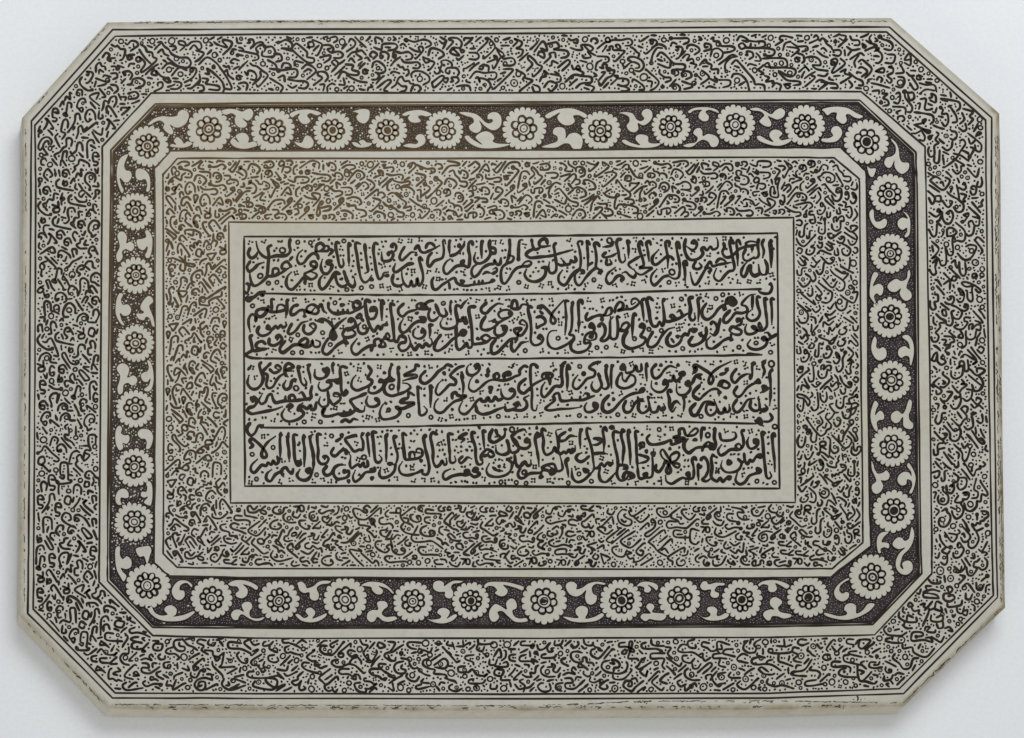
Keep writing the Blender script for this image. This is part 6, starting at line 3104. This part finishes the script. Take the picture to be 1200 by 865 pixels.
L7 = [(208,185.5),(300,185.6),(600,186),(900,184.2),(977.5,185),(1007,210),(1007.3,216),(1009,432),(1011,600),(1011,636),
      (975,666.5),(900,666.8),(600,667),(300,666.2),(207.5,665),(191.3,649),(191.5,600),(192,432),(191,216),(191,205)]
R8 = [(268,260.5),(500,261),(700,258.5),(930,255),(931,420),(932,589),(700,590),(500,589.5),(270,589.5),(269,420)]
R9 = [(286,277.3),(500,277.2),(620,276.8),(720,275.3),(911,273.5),(912.2,420),(913.5,572.5),(800,572.3),(660,570.6),(500,569.7),(287,569.7),(286,420)]
ROWS = [[(309,344),(400,345.4),(470,345.8),(560,345.4),(640,344.2),(720,342.8),(800,340.8),(892,338.9)],
        [(309,420.3),(400,421),(510,421),(620,420.2),(720,419),(800,417.6),(892,415.8)],
        [(309,501.6),(400,500.8),(480,499.8),(560,498.2),(640,496.8),(720,495.2),(800,494.8),(886,496.4)]]
NSEG = 8

def dense(poly, n=NSEG, closed=True):
    p = np.asarray(poly, float)
    out = []
    m = len(p) if closed else len(p) - 1
    for i in range(m):
        a, b = p[i], p[(i + 1) % len(p)]
        t = (np.arange(n) / n)[:, None]
        out.append(a + (b - a) * t)
    if not closed:
        out.append(p[-1:])
    return np.vstack(out)

def wobble(p, amp, step=4):
    p = np.array(p, float)
    p[:, 0] += amp * smooth_noise(len(p), step)
    p[:, 1] += amp * smooth_noise(len(p), step)
    return p

def inset_poly(p, d):
    """move a clockwise-on-screen outline inwards by d"""
    t = np.roll(p, -1, 0) - np.roll(p, 1, 0)
    t /= np.hypot(t[:, 0], t[:, 1])[:, None]
    return p + np.stack([-t[:, 1], t[:, 0]], 1) * d

# ------------------------------------------------------------------ the surface
g = Geo()
S = 9000.0
g.v = [(600 - S, 432 - S, 0), (600 + S, 432 - S, 0), (600 + S, 432 + S, 0), (600 - S, 432 + S, 0)]
g.f = [(3, 2, 1, 0)]
table = g.build("table_surface", paper_material())
table["kind"] = "structure"
table["label"] = "plain white matte surface the plaque lies on"

# ------------------------------------------------------------------ the plaque
plaque = bpy.data.objects.new("plaque", None)
scene.collection.objects.link(plaque)
plaque.location = (0, 0, 0)
plaque["label"] = "octagonal pale stone plaque engraved with black Arabic script and a rosette border"
plaque["category"] = "plaque"

edge = wobble(dense(EDGE), 0.22, 3)
l5 = wobble(dense(L5), 0.12)
l6 = wobble(dense(L6), 0.12)
DEP = 1.1
rings = [(inset_poly(edge, 2.0), 0.05, 0.0), (inset_poly(edge, 0.4), 1.2, 0.1), (edge, 4.0, 0.15),
         (edge, TH * 0.5, 0.25), (edge, TH - 2.6, 0.6), (inset_poly(edge, 0.5), TH - 1.1, 1.0),
         (inset_poly(edge, 1.8), TH - 0.25, 1.0), (inset_poly(edge, 4.2), TH, 0.7), (inset_poly(edge, 7.5), TH, 0.0),
         (l5, TH, 0.0), (l5, TH - DEP, 0.0), (l6, TH - DEP, 0.0), (l6, TH, 0.0)]
g = Geo()
N = len(edge)
stain = []
for p, z, s in rings:
    for i, (x, y) in enumerate(p):
        g.v.append((x, y, z))
        k = 0.45
        if x > 1150: k = 1.0
        elif x > 1060 and y > 700: k = 0.95
        elif y > 815: k = 0.72
        elif y < 40: k = 0.72
        elif x < 40: k = 0.55
        stain.append(s * k)
for r in range(len(rings) - 1):
    for i in range(N):
        j = (i + 1) % N
        g.f.append((r * N + i, r * N + j, (r + 1) * N + j, (r + 1) * N + i))
g.f.append(tuple((len(rings) - 1) * N + i for i in range(N)))
g.f.append(tuple(N - 1 - i for i in range(N)))
slab = g.build("slab", M_STONE, plaque)
bm = bmesh.new(); bm.from_mesh(slab.data)
bmesh.ops.recalc_face_normals(bm, faces=bm.faces)
bm.to_mesh(slab.data); bm.free()
at = slab.data.attributes.new("stain", 'FLOAT', 'POINT')
at.data.foreach_set("value", stain)

# worn edge groove: broken dark line with brown grime, all round the rim
g = Geo()
def worn(pts, w, duty, jit, double=0.3):
    p = dense(pts, 1, False) if False else np.asarray(pts, float)
    L = np.concatenate([[0], np.cumsum(np.hypot(*np.diff(p, axis=0).T))])
    s = 0.0
    while s < L[-1]:
        ln = random.uniform(1.5, 11.0) * (0.5 + duty)
        if random.random() < duty:
            q = np.arange(s, min(s + ln, L[-1]), 1.3)
            if len(q) >= 2:
                xy = np.stack([np.interp(q, L, p[:, 0]), np.interp(q, L, p[:, 1])], 1)
                g.ribbon(wobble(xy, jit, 2), w * random.uniform(0.55, 1.25), TH, h=0.05, wob=0.35)
                if random.random() < double:
                    g.ribbon(wobble(xy[: max(2, len(xy) // 2)] + np.array([random.uniform(-1, 1), random.uniform(0.8, 2.4)]), jit, 2), w * 0.7, TH, h=0.05, wob=0.4)
        else:
            ln *= 0.8
        s += ln
worn([(158,27),(400,25.4),(700,25.6),(880,25.2),(1040,25.2)], 1.0, 0.78, 0.35, 0.15)
worn([(160,25.8),(400,24.4),(700,24.4),(1040,24.2)], 0.8, 0.35, 0.3, 0.0)
worn([(1166.5,150),(1167,300),(1168.5,432),(1171,600),(1173.5,706)], 1.5, 0.72, 0.5, 0.0)
worn([(1169,160),(1170,300),(1171.5,432),(1173.5,600),(1175.5,700)], 1.1, 0.45, 0.6, 0.0)
worn([(1172,714),(1120,764),(1058,824)], 1.4, 0.75, 0.5, 0.1)
worn([(1050,823.5),(900,821.5),(740,822),(690,825),(600,827),(300,826.5),(135,825.5)], 1.1, 0.72, 0.35, 0.2)
worn([(1020,827),(860,828),(660,828.5),(480,830),(330,829),(170,829)], 1.2, 0.3, 0.6, 0.5)
worn([(119,822),(80,781),(33,732)], 1.1, 0.42, 0.6, 0.2)
worn([(28.5,705),(28.5,600),(29.5,432),(30.5,216),(30,150)], 1.0, 0.6, 0.4, 0.0)
worn([(36,131),(80,80),(124,32)], 0.9, 0.35, 0.5, 0.0)
for (x, y, n) in ((318, 829.3, 9), (680, 828.5, 12), (752, 823, 14), (1004, 819, 6), (985, 828, 9), (998, 24.6, 5), (880, 823, 6)):
    for k in range(n):
        g.dot(x + random.gauss(0, 5.5), y + random.gauss(0, 1.0), random.uniform(0.4, 1.1), TH, h=0.05, n=6, ecc=0.4)
g.ribbon(catmull([(997, 24), (999.5, 27.5), (1002, 25)], 1.0), 1.0, TH, h=0.05)
g.ribbon(catmull([(1004.5, 815.5), (1005.5, 818), (1005, 820.5)], 1.0), 2.4, TH, h=0.08)
g.build("edge_wear", M_WEAR, plaque, "stuff")

# frame lines, each an engraved line filled with black
def line_part(pts, w, closed=True, amp=0.13, mat=None):
    g = Geo()
    d = np.asarray(pts, float)
    n = 26 if closed and len(pts) > 15 else 30
    p = wobble(dense(d, n, closed), amp, 5)
    g.ribbon(p, w, TH, closed=closed, wob=0.13)
    return g.build("frame_line", mat or M_INK, plaque)
line_part(L1, 2.4, mat=M_DARK); line_part(L2, 2.4, mat=M_DARK); line_part(L3, 2.4, mat=M_DARK); line_part(L4, 2.5)
line_part(inset_poly(np.asarray(L5, float), -0.7), 2.6, amp=0.22)
line_part(inset_poly(np.asarray(L6, float), 0.6), 2.3, amp=0.25)
line_part(L7, 2.4); line_part(R8, 2.4); line_part(R9, 3.0, amp=0.16, mat=M_DARK)
for r in ROWS:
    line_part(r, 2.9, False, 0.16, M_DARK)

# ------------------------------------------------------------------ flower band
g = Geo()
g.v = [(x, y, TH - DEP + 0.12) for x, y in l5] + [(x, y, TH - DEP + 0.12) for x, y in l6]
g.f = [(N + i, N + (i + 1) % N, (i + 1) % N, i) for i in range(N)]
ground = g.build("band_ground", M_GROUND, plaque)

ROSETTES = [(173.5,171.5,24.5),(245,152,26),(319.5,152.5,26),(390.5,153,23.5),(454.5,153.5,23),(521,152,22.8),(614.5,151,26),(704,153,23.5),
            (786.5,149,22.8),(861.5,146,23.5),(943,147,24),(1015.5,166,26.5),
            (1042.5,227,23.8),(1043,297,23.5),(1042.5,372,24),(1044.5,446,24),(1044.5,523,24),(1047.5,599,25),(1022,676,27),
            (158.5,247.5,22.3),(158.5,323,21.8),(158.5,402.5,22.3),(158,479,22.5),(158,548,22.8),(157,611.5,23),(173.5,686.5,26.5),
            (248,701,24.5),(326.5,704,24.5),(404.5,702.5,25.5),(484,705,23.8),(552,704,22),(637.5,705,27),(728,704,25),(796.5,701.5,25),(869.5,702.5,24),(947,699.5,24.5)]
ZT = TH + 0.04
outlines = []
for (cx, cy, R) in ROSETTES:
    nt_ = random.choice((19, 20, 21, 22))
    ph = random.random() * 6.28
    amp = random.uniform(3.3, 4.2)
    pts = []
    tilt = random.uniform(-0.25, 0.25)
    for i in range(nt_):
        rj = (R - 0.4) * random.uniform(0.965, 1.025)
        for u, k in ((0.0, 1.0), (0.10, 0.50), (0.24, 0.10), (0.5 + tilt * 0.4, -0.10), (0.78, 0.02), (0.92, 0.34)):
            t = ph + 6.28318 * (i + u) / nt_
            r = rj - amp * k
            pts.append((cx + r * math.cos(t), cy + r * math.sin(t)))
    g = Geo()
    g.prism(pts, TH - DEP + 0.05, ZT, 0.25)
    outlines.append(np.asarray(pts))
    ros = g.build("rosette", M_RELIEF, plaque)
    ox, oy = cx + random.uniform(-0.8, 0.8), cy + random.uniform(-0.8, 0.8)
    npet = random.choice((8, 8, 9, 9, 10)) if R > 22.5 else random.choice((8, 9))
    if (cx, cy) == (614.5, 151):
        npet = 7
    r0 = R * 0.30; r1 = R * 0.56
    rc = (r0 + r1) / 2 + 0.2
    wid = min(rc * math.sin(math.pi / npet) * 1.0, 4.4)
    ph = random.random() * 6.28
    g = Geo()
    for i in range(npet):
        t = ph + 6.28318 * i / npet + random.uniform(-0.07, 0.07)
        px_, py_ = ox + rc * math.cos(t), oy + rc * math.sin(t)
        rad = (r1 - r0) / 2 * random.uniform(0.85, 1.12)
        # open petal: loop from the ring outwards and back
        ca, sa = math.cos(t), math.sin(t)
        loop = [(-rad * 1.05, -wid * 0.72), (-rad * 0.1, -wid * 1.0), (rad * 0.85, -wid * 0.55), (rad * 1.02, 0),
                (rad * 0.85, wid * 0.55), (-rad * 0.1, wid * 1.0), (-rad * 1.05, wid * 0.72)]
        g.ribbon(catmull([(px_ + a * ca - b * sa, py_ + a * sa + b * ca) for a, b in loop], 1.1), 2.6, ZT, wob=0.2)
    g.build("petal_ring", M_INK, ros)
    g = Geo()
    g.ring(ox, oy, r0 * 0.98, 2.3, ZT, 18)
    g.ring(ox + random.uniform(-.4, .4), oy + random.uniform(-.4, .4), r0 * random.uniform(0.46, 0.58), random.choice((1.7, 2.0, 2.6)), ZT, 12)
    if random.random() < 0.6:
        g.dot(ox, oy, random.choice((0.9, 1.2, 1.5, 3.4, 4.0)), ZT, n=9)
    g.build("flower_centre", M_INK, ros)

leaf_polys = []
for line in LEAVES.strip().splitlines():
    k = line.split()
    if k[0] == 'T':
        tx, ty = float(k[1]), float(k[2]); continue
    pts = [(tx + float(q.split(',')[0]) / 8, ty + float(q.split(',')[1]) / 8) for q in k]
    c = catmull(pts, 0.9, True)
    leaf_polys.append(c)
    g = Geo()
    c = inset_poly(c if area2(c) > 0 else c[::-1], 0.12)
    g.prism(c, TH - DEP + 0.05, ZT, 0.08)
    outlines.append(c)
    g.build("leaf_scroll", M_RELIEF, plaque)

g = Geo()
for c in outlines:
    c = c if area2(c) > 0 else c[::-1]
    g.ribbon(inset_poly(c, -0.5), 2.2, TH - DEP + 0.3, h=0.3, closed=True, wob=0.1)
g.build("relief_outline", M_INK, ground, "stuff")

# ------------------------------------------------------------------ raster helpers for laying out the small script
GS = 2                                   # cells per unit
GW, GH = 1200 * GS, 865 * GS
def fill_poly(poly):
    m = np.zeros((GH, GW), bool)
    p = np.asarray(poly, float) * GS
    x0, y0 = p[:, 0], p[:, 1]; x1, y1 = np.roll(x0, -1), np.roll(y0, -1)
    for r in range(max(0, int(y0.min())), min(GH, int(y0.max()) + 2)):
        y = r + 0.5
        c = ((y0 <= y) & (y1 > y)) | ((y1 <= y) & (y0 > y))
        if not c.any():
            continue
        xs = np.sort(x0[c] + (y - y0[c]) * (x1[c] - x0[c]) / (y1[c] - y0[c]))
        for a, b in zip(xs[0::2], xs[1::2]):
            m[r, max(0, int(round(a))):max(0, int(round(b)))] = True
    return m
def disc(r):
    k = int(math.ceil(r * GS))
    yy, xx = np.mgrid[-k:k + 1, -k:k + 1]
    s = (xx ** 2 + yy ** 2) <= (r * GS) ** 2
    return np.stack([yy[s], xx[s]], 1)
def stamp(grid, pts, d):
    q = np.round(np.asarray(pts) * GS).astype(int)
    yy = (q[:, 1][:, None] + d[:, 0][None]).ravel(); xx = (q[:, 0][:, None] + d[:, 1][None]).ravel()
    ok = (yy >= 0) & (yy < GH) & (xx >= 0) & (xx < GW)
    grid[yy[ok], xx[ok]] = True
def free(grid, pts):
    q = (np.asarray(pts) * GS + 0.5).astype(int)
    if q.min() < 0 or q[:, 0].max() >= GW or q[:, 1].max() >= GH:
        return False
    return not grid[q[:, 1], q[:, 0]].any()

# pale pebbled grains left standing in the dark ground of the band
band = fill_poly(inset_poly(np.asarray(L5), 1.3)) & ~fill_poly(inset_poly(np.asarray(L6), -1.2))
solid = ~band
for c in leaf_polys:
    solid |= fill_poly(inset_poly(c if area2(c) > 0 else c[::-1], -1.2))
for (cx, cy, R) in ROSETTES:
    stamp(solid, [(cx, cy)], disc(R + 0.6))
g = Geo(); g2 = Geo()
ys, xs = np.nonzero(~solid[::2, ::2])
order = rng.permutation(len(ys))
for i in order:
    x, y = xs[i] + random.random(), ys[i] + random.random()
    if not free(solid, [(x, y)]):
        continue
    left = max(0.0, 1 - max(0, x - 130) / 430) * (1 if y < 640 else 0.06)
    big_cell = random.random() < left * 0.45
    r = random.uniform(0.7, 1.5) if big_cell else random.uniform(0.42, 0.8)
    if not big_cell and random.random() < 0.2:
        stamp(solid, [(x, y)], disc(1.8)); continue
    stamp(solid, [(x, y)], disc(r + (1.25 if big_cell else 1.7)))
    (g if big_cell else g2).dot(x, y, r, TH - DEP + 0.12, h=0.5 if big_cell else 0.3, n=7, ecc=0.3)
g2.build("ground_dots", M_GRAIN, ground, "stuff")
g.build("pale_grains", M_RELIEF, ground, "stuff")

# ------------------------------------------------------------------ the large inscription, four verse lines
tiles = parse(CENTER, 10.0)
rows = {}
for t in tiles:
    rows.setdefault(min((270, 342, 420, 496), key=lambda r: abs(r - t['y'])), []).append(t)
LINE_LABEL = {270: "top line of the large inscription", 342: "second line of the large inscription",
              420: "third line of the large inscription", 496: "bottom line of the large inscription"}
for ry, tl in sorted(rows.items()):
    g = Geo()
    seen = []
    for t in tl:
        for m in t['marks']:
            if any(math.hypot(m[1] - a, m[2] - b) < 3.2 for a, b in seen):
                continue
            add_mark(g, *m, TH, 1.05)
        seen += [(m[1], m[2]) for m in t['marks']]
    verse = g.build("verse_line", M_DARK, plaque)
    verse["label"] = LINE_LABEL[ry]
    for t in tl:
        for w in t['words']:
            g = Geo()
            add_word(g, w, 4.0, TH, 2.7, 1.25, pen=1.0)
            if g.v:
                g.build("word", M_DARK, verse)

# ------------------------------------------------------------------ the small script in the two borders
ANG = {'R': 40.0, 'B': -45.0, 'L': 220.0, 'T': 135.0}
def rot(a):
    a = math.radians(a)
    return np.array([[math.cos(a), math.sin(a)], [-math.sin(a), math.cos(a)]])   # counter-clockwise as seen
tiles = parse(BORDER, 10.0)
outer = fill_poly(L2) & ~fill_poly(L3)
inner = fill_poly(L7) & ~fill_poly(R8)
WO, WI = 3.05, 2.75
occ = ~(outer | inner)
occd = occ.copy()
DF = disc(2.7); DFD = disc(2.3)
for ln in (L2, L3, L7, R8):
    d = dense(ln, 240)
    stamp(occ, d, DF); stamp(occd, d, DFD)
DS, DSD = disc(3.3), disc(2.75)
DSi, DSDi = disc(3.0), disc(2.5)
def mark_word(word, d, dd):
    for s in word[0]:
        if len(s) < 2:
            continue
        c = catmull(s, 1.0); stamp(occ, c, d); stamp(occd, c, dd)
    for (x, y, r) in word[1] + word[2]:
        stamp(occ, [(x, y)], disc(r + 2.2)); stamp(occd, [(x, y)], disc(r + 1.7))

def probe(w):
    a = [catmull(s, 1.0) for s in w[0]]
    for (x, y, r) in w[1] + w[2]:
        t = np.linspace(0, 6.28, 8)
        a.append(np.stack([x + r * np.cos(t), y + r * np.sin(t)], 1))
    return np.vstack(a)

def side_of(x, y):
    if 192 < x < 1012 and 185 < y < 668:
        d = {'L': (x - 192) / 78, 'R': (1010 - x) / 78, 'T': (y - 185) / 74, 'B': (667 - y) / 76}
    else:
        d = {'L': (x - 41) / 77, 'R': (1160 - x) / 71, 'T': (y - 40) / 68, 'B': (813 - y) / 66}
    return min(d, key=d.get)

parts = {}            # (field, side) -> list of words ; marks
marks = {}
def keep(word, x, y):
    f = 'inner' if (190 < x < 1013 and 184 < y < 669) else 'outer'
    parts.setdefault((f, side_of(x, y)), []).append(word)

lib = []
field_in = outer | inner
occm = np.zeros((GH, GW), bool)
occt = np.zeros((GH, GW), bool)
DT = disc(1.9)
for t in tiles:
    inn = 190 < t['x'] + 60 < 1013 and 184 < t['y'] + 40 < 669
    Rm = rot(-ANG[t['side']])
    fresh = []
    for w in t['words']:
        allp = [p for s in w[0] for p in s] + [(b[0], b[1]) for b in w[1] + w[2]]
        c = np.mean(allp, 0)
        pr = probe(w)
        gi = np.clip((pr * GS).astype(int), 0, [GW - 1, GH - 1])
        if (~field_in[gi[:, 1], gi[:, 0]]).mean() > 0.2 or occt[gi[:, 1], gi[:, 0]].mean() > 0.4:
            continue
        fresh.append(pr)
        keep(w, *c)
        mark_word(w, DSi if inn else DS, DSDi if inn else DSD)
        f = lambda p: tuple(Rm @ (np.array(p) - c) / (0.92 if inn else 1.0))
        cw = ([[f(p) for p in s] for s in w[0]], [f(b[:2]) + (b[2],) for b in w[1]], [f(b[:2]) + (b[2],) for b in w[2]])
        L = sum(float(np.sum(np.hypot(*np.diff(np.asarray(s), axis=0).T))) for s in cw[0]) + 4 * len(cw[2])
        lib.append((L, cw))
    for pr in fresh:
        stamp(occt, pr, DT)
    for (k, x, y) in t['marks']:
        if not field_in[int(y * GS), int(x * GS)] or occm[int(y * GS), int(x * GS)]:
            continue
        stamp(occm, [(x, y)], DT)
        f = 'inner' if inn else 'outer'
        marks.setdefault((f, side_of(x, y)), []).append((k, x, y))
        r = {'d': 1.0, 'h': 2.8, 'e': 2.6, 'q': 2.8}[k]
        stamp(occ, [(x, y)], disc(r + 1.7)); stamp(occd, [(x, y)], disc(r + 1.3))
lib.sort(key=lambda a: -a[0])

def transform(cw, Rm, k):
    f = lambda p: tuple((Rm @ np.array(p)) * k)
    return ([[f(p) for p in s] for s in cw[0]], [f(b[:2]) + (b[2] * k,) for b in cw[1]], [f(b[:2]) + (b[2] * k,) for b in cw[2]])

def straight(cw):
    if len(cw[0]) != 1 or cw[1] or cw[2]:
        return False
    p = np.asarray(cw[0][0]); L = np.sum(np.hypot(*np.diff(p, axis=0).T))
    return np.hypot(*(p[-1] - p[0])) > 0.9 * L
def ok_shape(a):
    p = probe(a[1]); e = np.ptp(p, 0)
    return a[0] * 3.0 < 0.95 * (e[0] + 3) * (e[1] + 3) and max(e) < 34 and a[0] > 5
lib = [a for a in lib if a[1][0] and ok_shape(a)]
bent = [a for a in lib if not straight(a[1])]
sticks = [a for a in lib if straight(a[1])]
big = [a for a in bent if a[0] > 30]
mid = [a for a in bent if 16 < a[0] <= 30]
small = [a for a in bent if a[0] <= 16] + sticks[::3]
occ_flat = occ.ravel()
occd_flat = occd.ravel()
def offsets(pr):
    q = np.round(pr * GS).astype(int)
    return q[:, 1] * GW + q[:, 0]
def make_variants(items, side, k0, n):
    out = []
    if len(items) > 110:
        items = random.sample(items, 110)
    for L, cw in items:
        for _ in range(n):
            w = transform(cw, rot(ANG[side] + random.gauss(0, 5)), k0 * random.uniform(0.86, 1.06))
            of = offsets(probe(w))
            out.append((w, of[::max(1, len(of) // 6)], of))
    return out

for field, mask, k0, d, dd in (('outer', outer, 1.0, DS, DSD), ('inner', inner, 0.88, DSi, DSDi)):
    ys, xs = np.nonzero(mask[::5, ::5])
    pos = np.stack([xs * 5, ys * 5], 1)
    sd = [side_of(x / GS, y / GS) for x, y in pos]
    var = {s: [make_variants(big, s, k0, 2), make_variants(mid, s, k0, 2), make_variants(small, s, k0, 2)] for s in 'LRTB'}
    for level, tries, passes in ((0, 11, 2), (1, 8, 2), (2, 7, 1)):
        for _ in range(passes):
            jit = rng.integers(-2, 3, (len(pos), 2))
            for i in rng.permutation(len(pos)):
                X, Y = pos[i] + jit[i]
                base = Y * GW + X
                s = sd[i]
                vl = var[s][level]
                for _t in range(tries):
                    w, coarse, of = vl[int(random.random() * len(vl))]
                    if occ_flat[coarse + base].any() or occ_flat[of + base].any():
                        continue
                    x, y = X / GS, Y / GS
                    nw = ([[(a + x, b + y) for a, b in st] for st in w[0]],
                          [(a + x, b + y, r) for a, b, r in w[1]], [(a + x, b + y, r) for a, b, r in w[2]])
                    parts.setdefault((field, s), []).append(nw)
                    mark_word(nw, d, dd)
                    break
    # rings, then dots, in what is left
    ys, xs = np.nonzero(mask[::2, ::2])
    pos = np.stack([xs * 2, ys * 2], 1)
    for kind, rad, cap in (('h', 2.3, 80), ('d', 0.75, 5000)):
        c = 0
        t = np.linspace(0, 6.28, 9)[:-1]
        circ = offsets(np.vstack([[(0, 0)], np.stack([rad * np.cos(t), rad * np.sin(t)], 1)]))
        for i in rng.permutation(len(pos)):
            X, Y = pos[i]
            base = Y * GW + X
            if c < cap and not occd_flat[circ + base].any():
                x, y = X / GS, Y / GS
                marks.setdefault((field, side_of(x, y)), []).append((kind, x, y))
                q = 1.2 if kind == 'd' else 2.6
                stamp(occd, [(x, y)], disc(q + (3.3 if kind == 'd' else 1.6))); c += 1

allw = []
for key, ws in parts.items():
    for w in ws:
        a = probe(w)
        allw.append((float(np.ptp(a[:, 0]) * np.ptp(a[:, 1])), key, w))
allw.sort(key=lambda a: -a[0])
SIDE = {'T': 'top', 'B': 'bottom', 'L': 'left', 'R': 'right'}
geos = {k: Geo() for k in parts}
kids = {k: [] for k in parts}
for n, (a, key, w) in enumerate(allw):
    wd = WO if key[0] == 'outer' else WI
    if n < 290:
        gg = Geo()
        add_word(gg, w, wd, TH, 2.1, 1.1, small=True)
        kids[key].append(gg)
    else:
        add_word(geos[key], w, wd, TH, 2.1, 1.1, small=True)
for key in sorted(parts):
    for m in marks.get(key, []):
        add_mark(geos[key], *m, TH, 0.86 if key[0] == 'outer' else 0.78)
    mt = M_DARK if key[0] == "outer" else M_INK
    o = geos[key].build("border_script", mt, plaque, "stuff")
    o["label"] = "fine slanting script along the %s of the %s border" % (SIDE[key[1]], key[0])
    for gg in kids[key]:
        gg.build("border_word", mt, o)
print("border words", len(allw), "marks", sum(len(v) for v in marks.values()))
